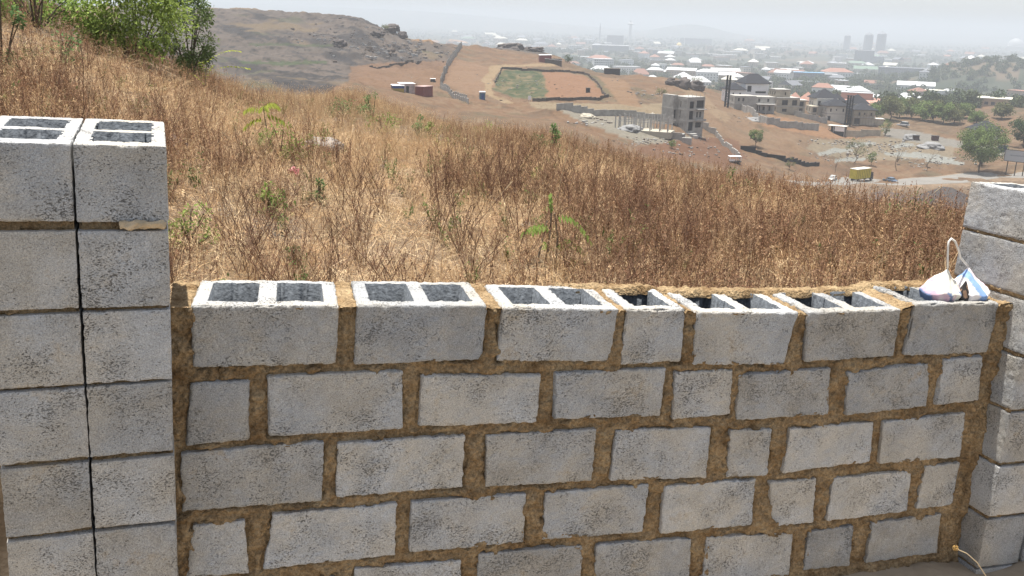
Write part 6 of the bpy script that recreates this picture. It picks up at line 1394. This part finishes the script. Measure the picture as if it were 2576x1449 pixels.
# ------------------------------------------------------------------ bag on the wall
def wl(u, v, n): return (u, n, v)
T = frame_thing('cloth_bag', 'crumpled white cloth bag with pink and blue print and a string handle', 'bag', MW, (0, 0, 0))
BAGM = bpy.data.materials.new('bag_cloth'); BAGM.use_nodes = True; _n = BAGM.node_tree.nodes; _a = _n.new('ShaderNodeAttribute'); _a.attribute_name = 'Col'; BAGM.node_tree.links.new(_a.outputs['Color'], _n['Principled BSDF'].inputs['Base Color']); _n['Principled BSDF'].inputs['Roughness'].default_value = .8
def lobe(cu, cn, ru, rn, pu, pn, hv, seed, colf, name):
    nA, nT = 72, 30; a = np.linspace(0, 2 * math.pi, nA, endpoint=False)[:, None]; t = np.linspace(0, 1, nT)[None]
    prof = np.where(t < .25, 1 - .12 * (.25 - t) / .25, (1 - ((t - .25) / .75) ** .95)) ; prof = np.clip(prof, .02, 1)
    cre = 1 + .16 * np.abs(np.sin(a * 3.5 + seed + t * 2)) * (t * (1 - t) * 3 + .15) + (.14) * fbm(np.stack([np.cos(a) * 2 + 0 * t, np.sin(a) * 2 + 0 * t, t * 2 + 0 * a], -1) + seed, 3, int(seed * 10))
    sag = .02 * np.sin(a * 3 + seed)
    U = cu + (pu - cu) * t ** 1.5 + np.cos(a) * ru * prof * cre; N_ = cn + (pn - cn) * t ** 1.5 + np.sin(a) * rn * prof * cre
    V_ = -.872 + hv * t + sag * t * (1 - t) + .006 * fbm(np.stack([U * 40, N_ * 40, 0 * U], -1), 2, int(seed * 10))
    i = np.arange(nA * nT).reshape(nA, nT); j = np.roll(i, -1, 0); F_ = np.stack([i[:, :-1], j[:, :-1], j[:, 1:], i[:, 1:]], -1).reshape(-1, 4)
    C_ = colf(U, V_, N_, a + 0 * t, t + 0 * a)
    link(name, raw_mesh(name, np.stack([U, N_, V_], -1).reshape(-1, 3), F_, BAGM, False, C_.reshape(-1, 3)), T)
def colL(U, V_, N_, a, t):
    c = np.ones(U.shape + (3,)) * np.array((.70, .67, .58)); k = sstep(.0, .25, fbm(np.stack([U * 9, V_ * 9, N_ * 4], -1), 3, 5) + .25 * (U > 3.13) - .1)[..., None]; c = c * (1 - k * .7) + np.array((.46, .24, .38)) * k * .7
    b = ((np.abs(np.sin(U * 40 + V_ * 30)) > .93) & (V_ < -.82))[..., None]; return np.where(b, (.14, .20, .34), c)
def colR(U, V_, N_, a, t):
    c = np.ones(U.shape + (3,)) * np.array((.74, .70, .69)); s_ = (U - 3.27) + (V_ + .80) * .55; b = (np.abs(s_) < .022)[..., None]; c = np.where(b, (.20, .32, .58), c)
    k = sstep(.0, .3, fbm(np.stack([U * 8, V_ * 8, N_ * 4], -1), 3, 6))[..., None]; return np.where(b, c, c * (1 - k * .5) + np.array((.55, .33, .45)) * k * .5)
lobe(3.118, 3.10, .088, .070, 3.118, 3.09, .150, 1.0, colL, 'bag_body'); lobe(3.270, 3.10, .086, .072, 3.262, 3.12, .150, 2.3, colR, 'bag_body')
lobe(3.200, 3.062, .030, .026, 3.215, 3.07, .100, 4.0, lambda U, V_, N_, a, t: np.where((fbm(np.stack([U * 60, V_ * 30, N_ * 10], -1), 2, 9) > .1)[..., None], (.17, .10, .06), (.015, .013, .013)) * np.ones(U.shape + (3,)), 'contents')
MB().tube([wl(3.118, -.722, 3.09), wl(3.108, -.68, 3.09), wl(3.098, -.63, 3.09), wl(3.096, -.605, 3.09), wl(3.112, -.592, 3.095), wl(3.140, -.604, 3.10), wl(3.172, -.64, 3.105), wl(3.20, -.68, 3.11), wl(3.235, -.705, 3.115), wl(3.262, -.722, 3.12)], .0048, 6).obj('handle', mat('white_cord', (.7, .68, .64), .8), T, smooth=True)
# dry flower stalk and spoil at the foot of the right corner
def wpt(x, y, n): r = RW.T @ np.array([x * 1.49068 - 1920, -(y * 1.49068 - 1080), 3400.0]); return (r[0] * n / r[2], n, r[1] * n / r[2])
T = frame_thing('flower_stalk', 'thin pale curved stalk with a small dried flower head at the bottom right', 'plant', MW, (0, 0, 0))
MB().tube([wpt(2407, 1381, 2.80), wpt(2432, 1392, 2.79), wpt(2458, 1415, 2.78), wpt(2482, 1452, 2.77), wpt(2500, 1500, 2.76)], .0022, 5).obj('stem', STK, T)
hp = wpt(2404, 1378, 2.80); hd = MB(); r = random.Random(4)
P_ = PB(9)
for k in range(60): v = P_.rnd3(); P_.leaf(Vector(hp) + v * .004, v, .011, .005, r.uniform(.6, 1.3))
link('flower_head', P_.mesh('flower_head', plant_mat('dried_flower', [(.42, .27, .10)], trans=.2)), T)
SOIL = mat('dark_soil', (0.12, 0.075, 0.04), .97, var=.4, vscale=40, bump=.02, bscale=60)
def soil(u, v, n, a, b, c, seed, label):
    p = CAM + MW @ np.array([u, v, n]); rock('soil_heap', label, 'soil', p, -.3, a, b, c, SOIL, seed, sink=.4, rough=.9)
soil(3.24, -2.28, 2.88, .26, .15, .08, 601, 'heap of loose dark soil in the corner where wall and right pillar meet')
soil(2.55, -2.28, 2.88, .40, .15, .07, 602, 'low bank of dark soil along the foot of the wall')
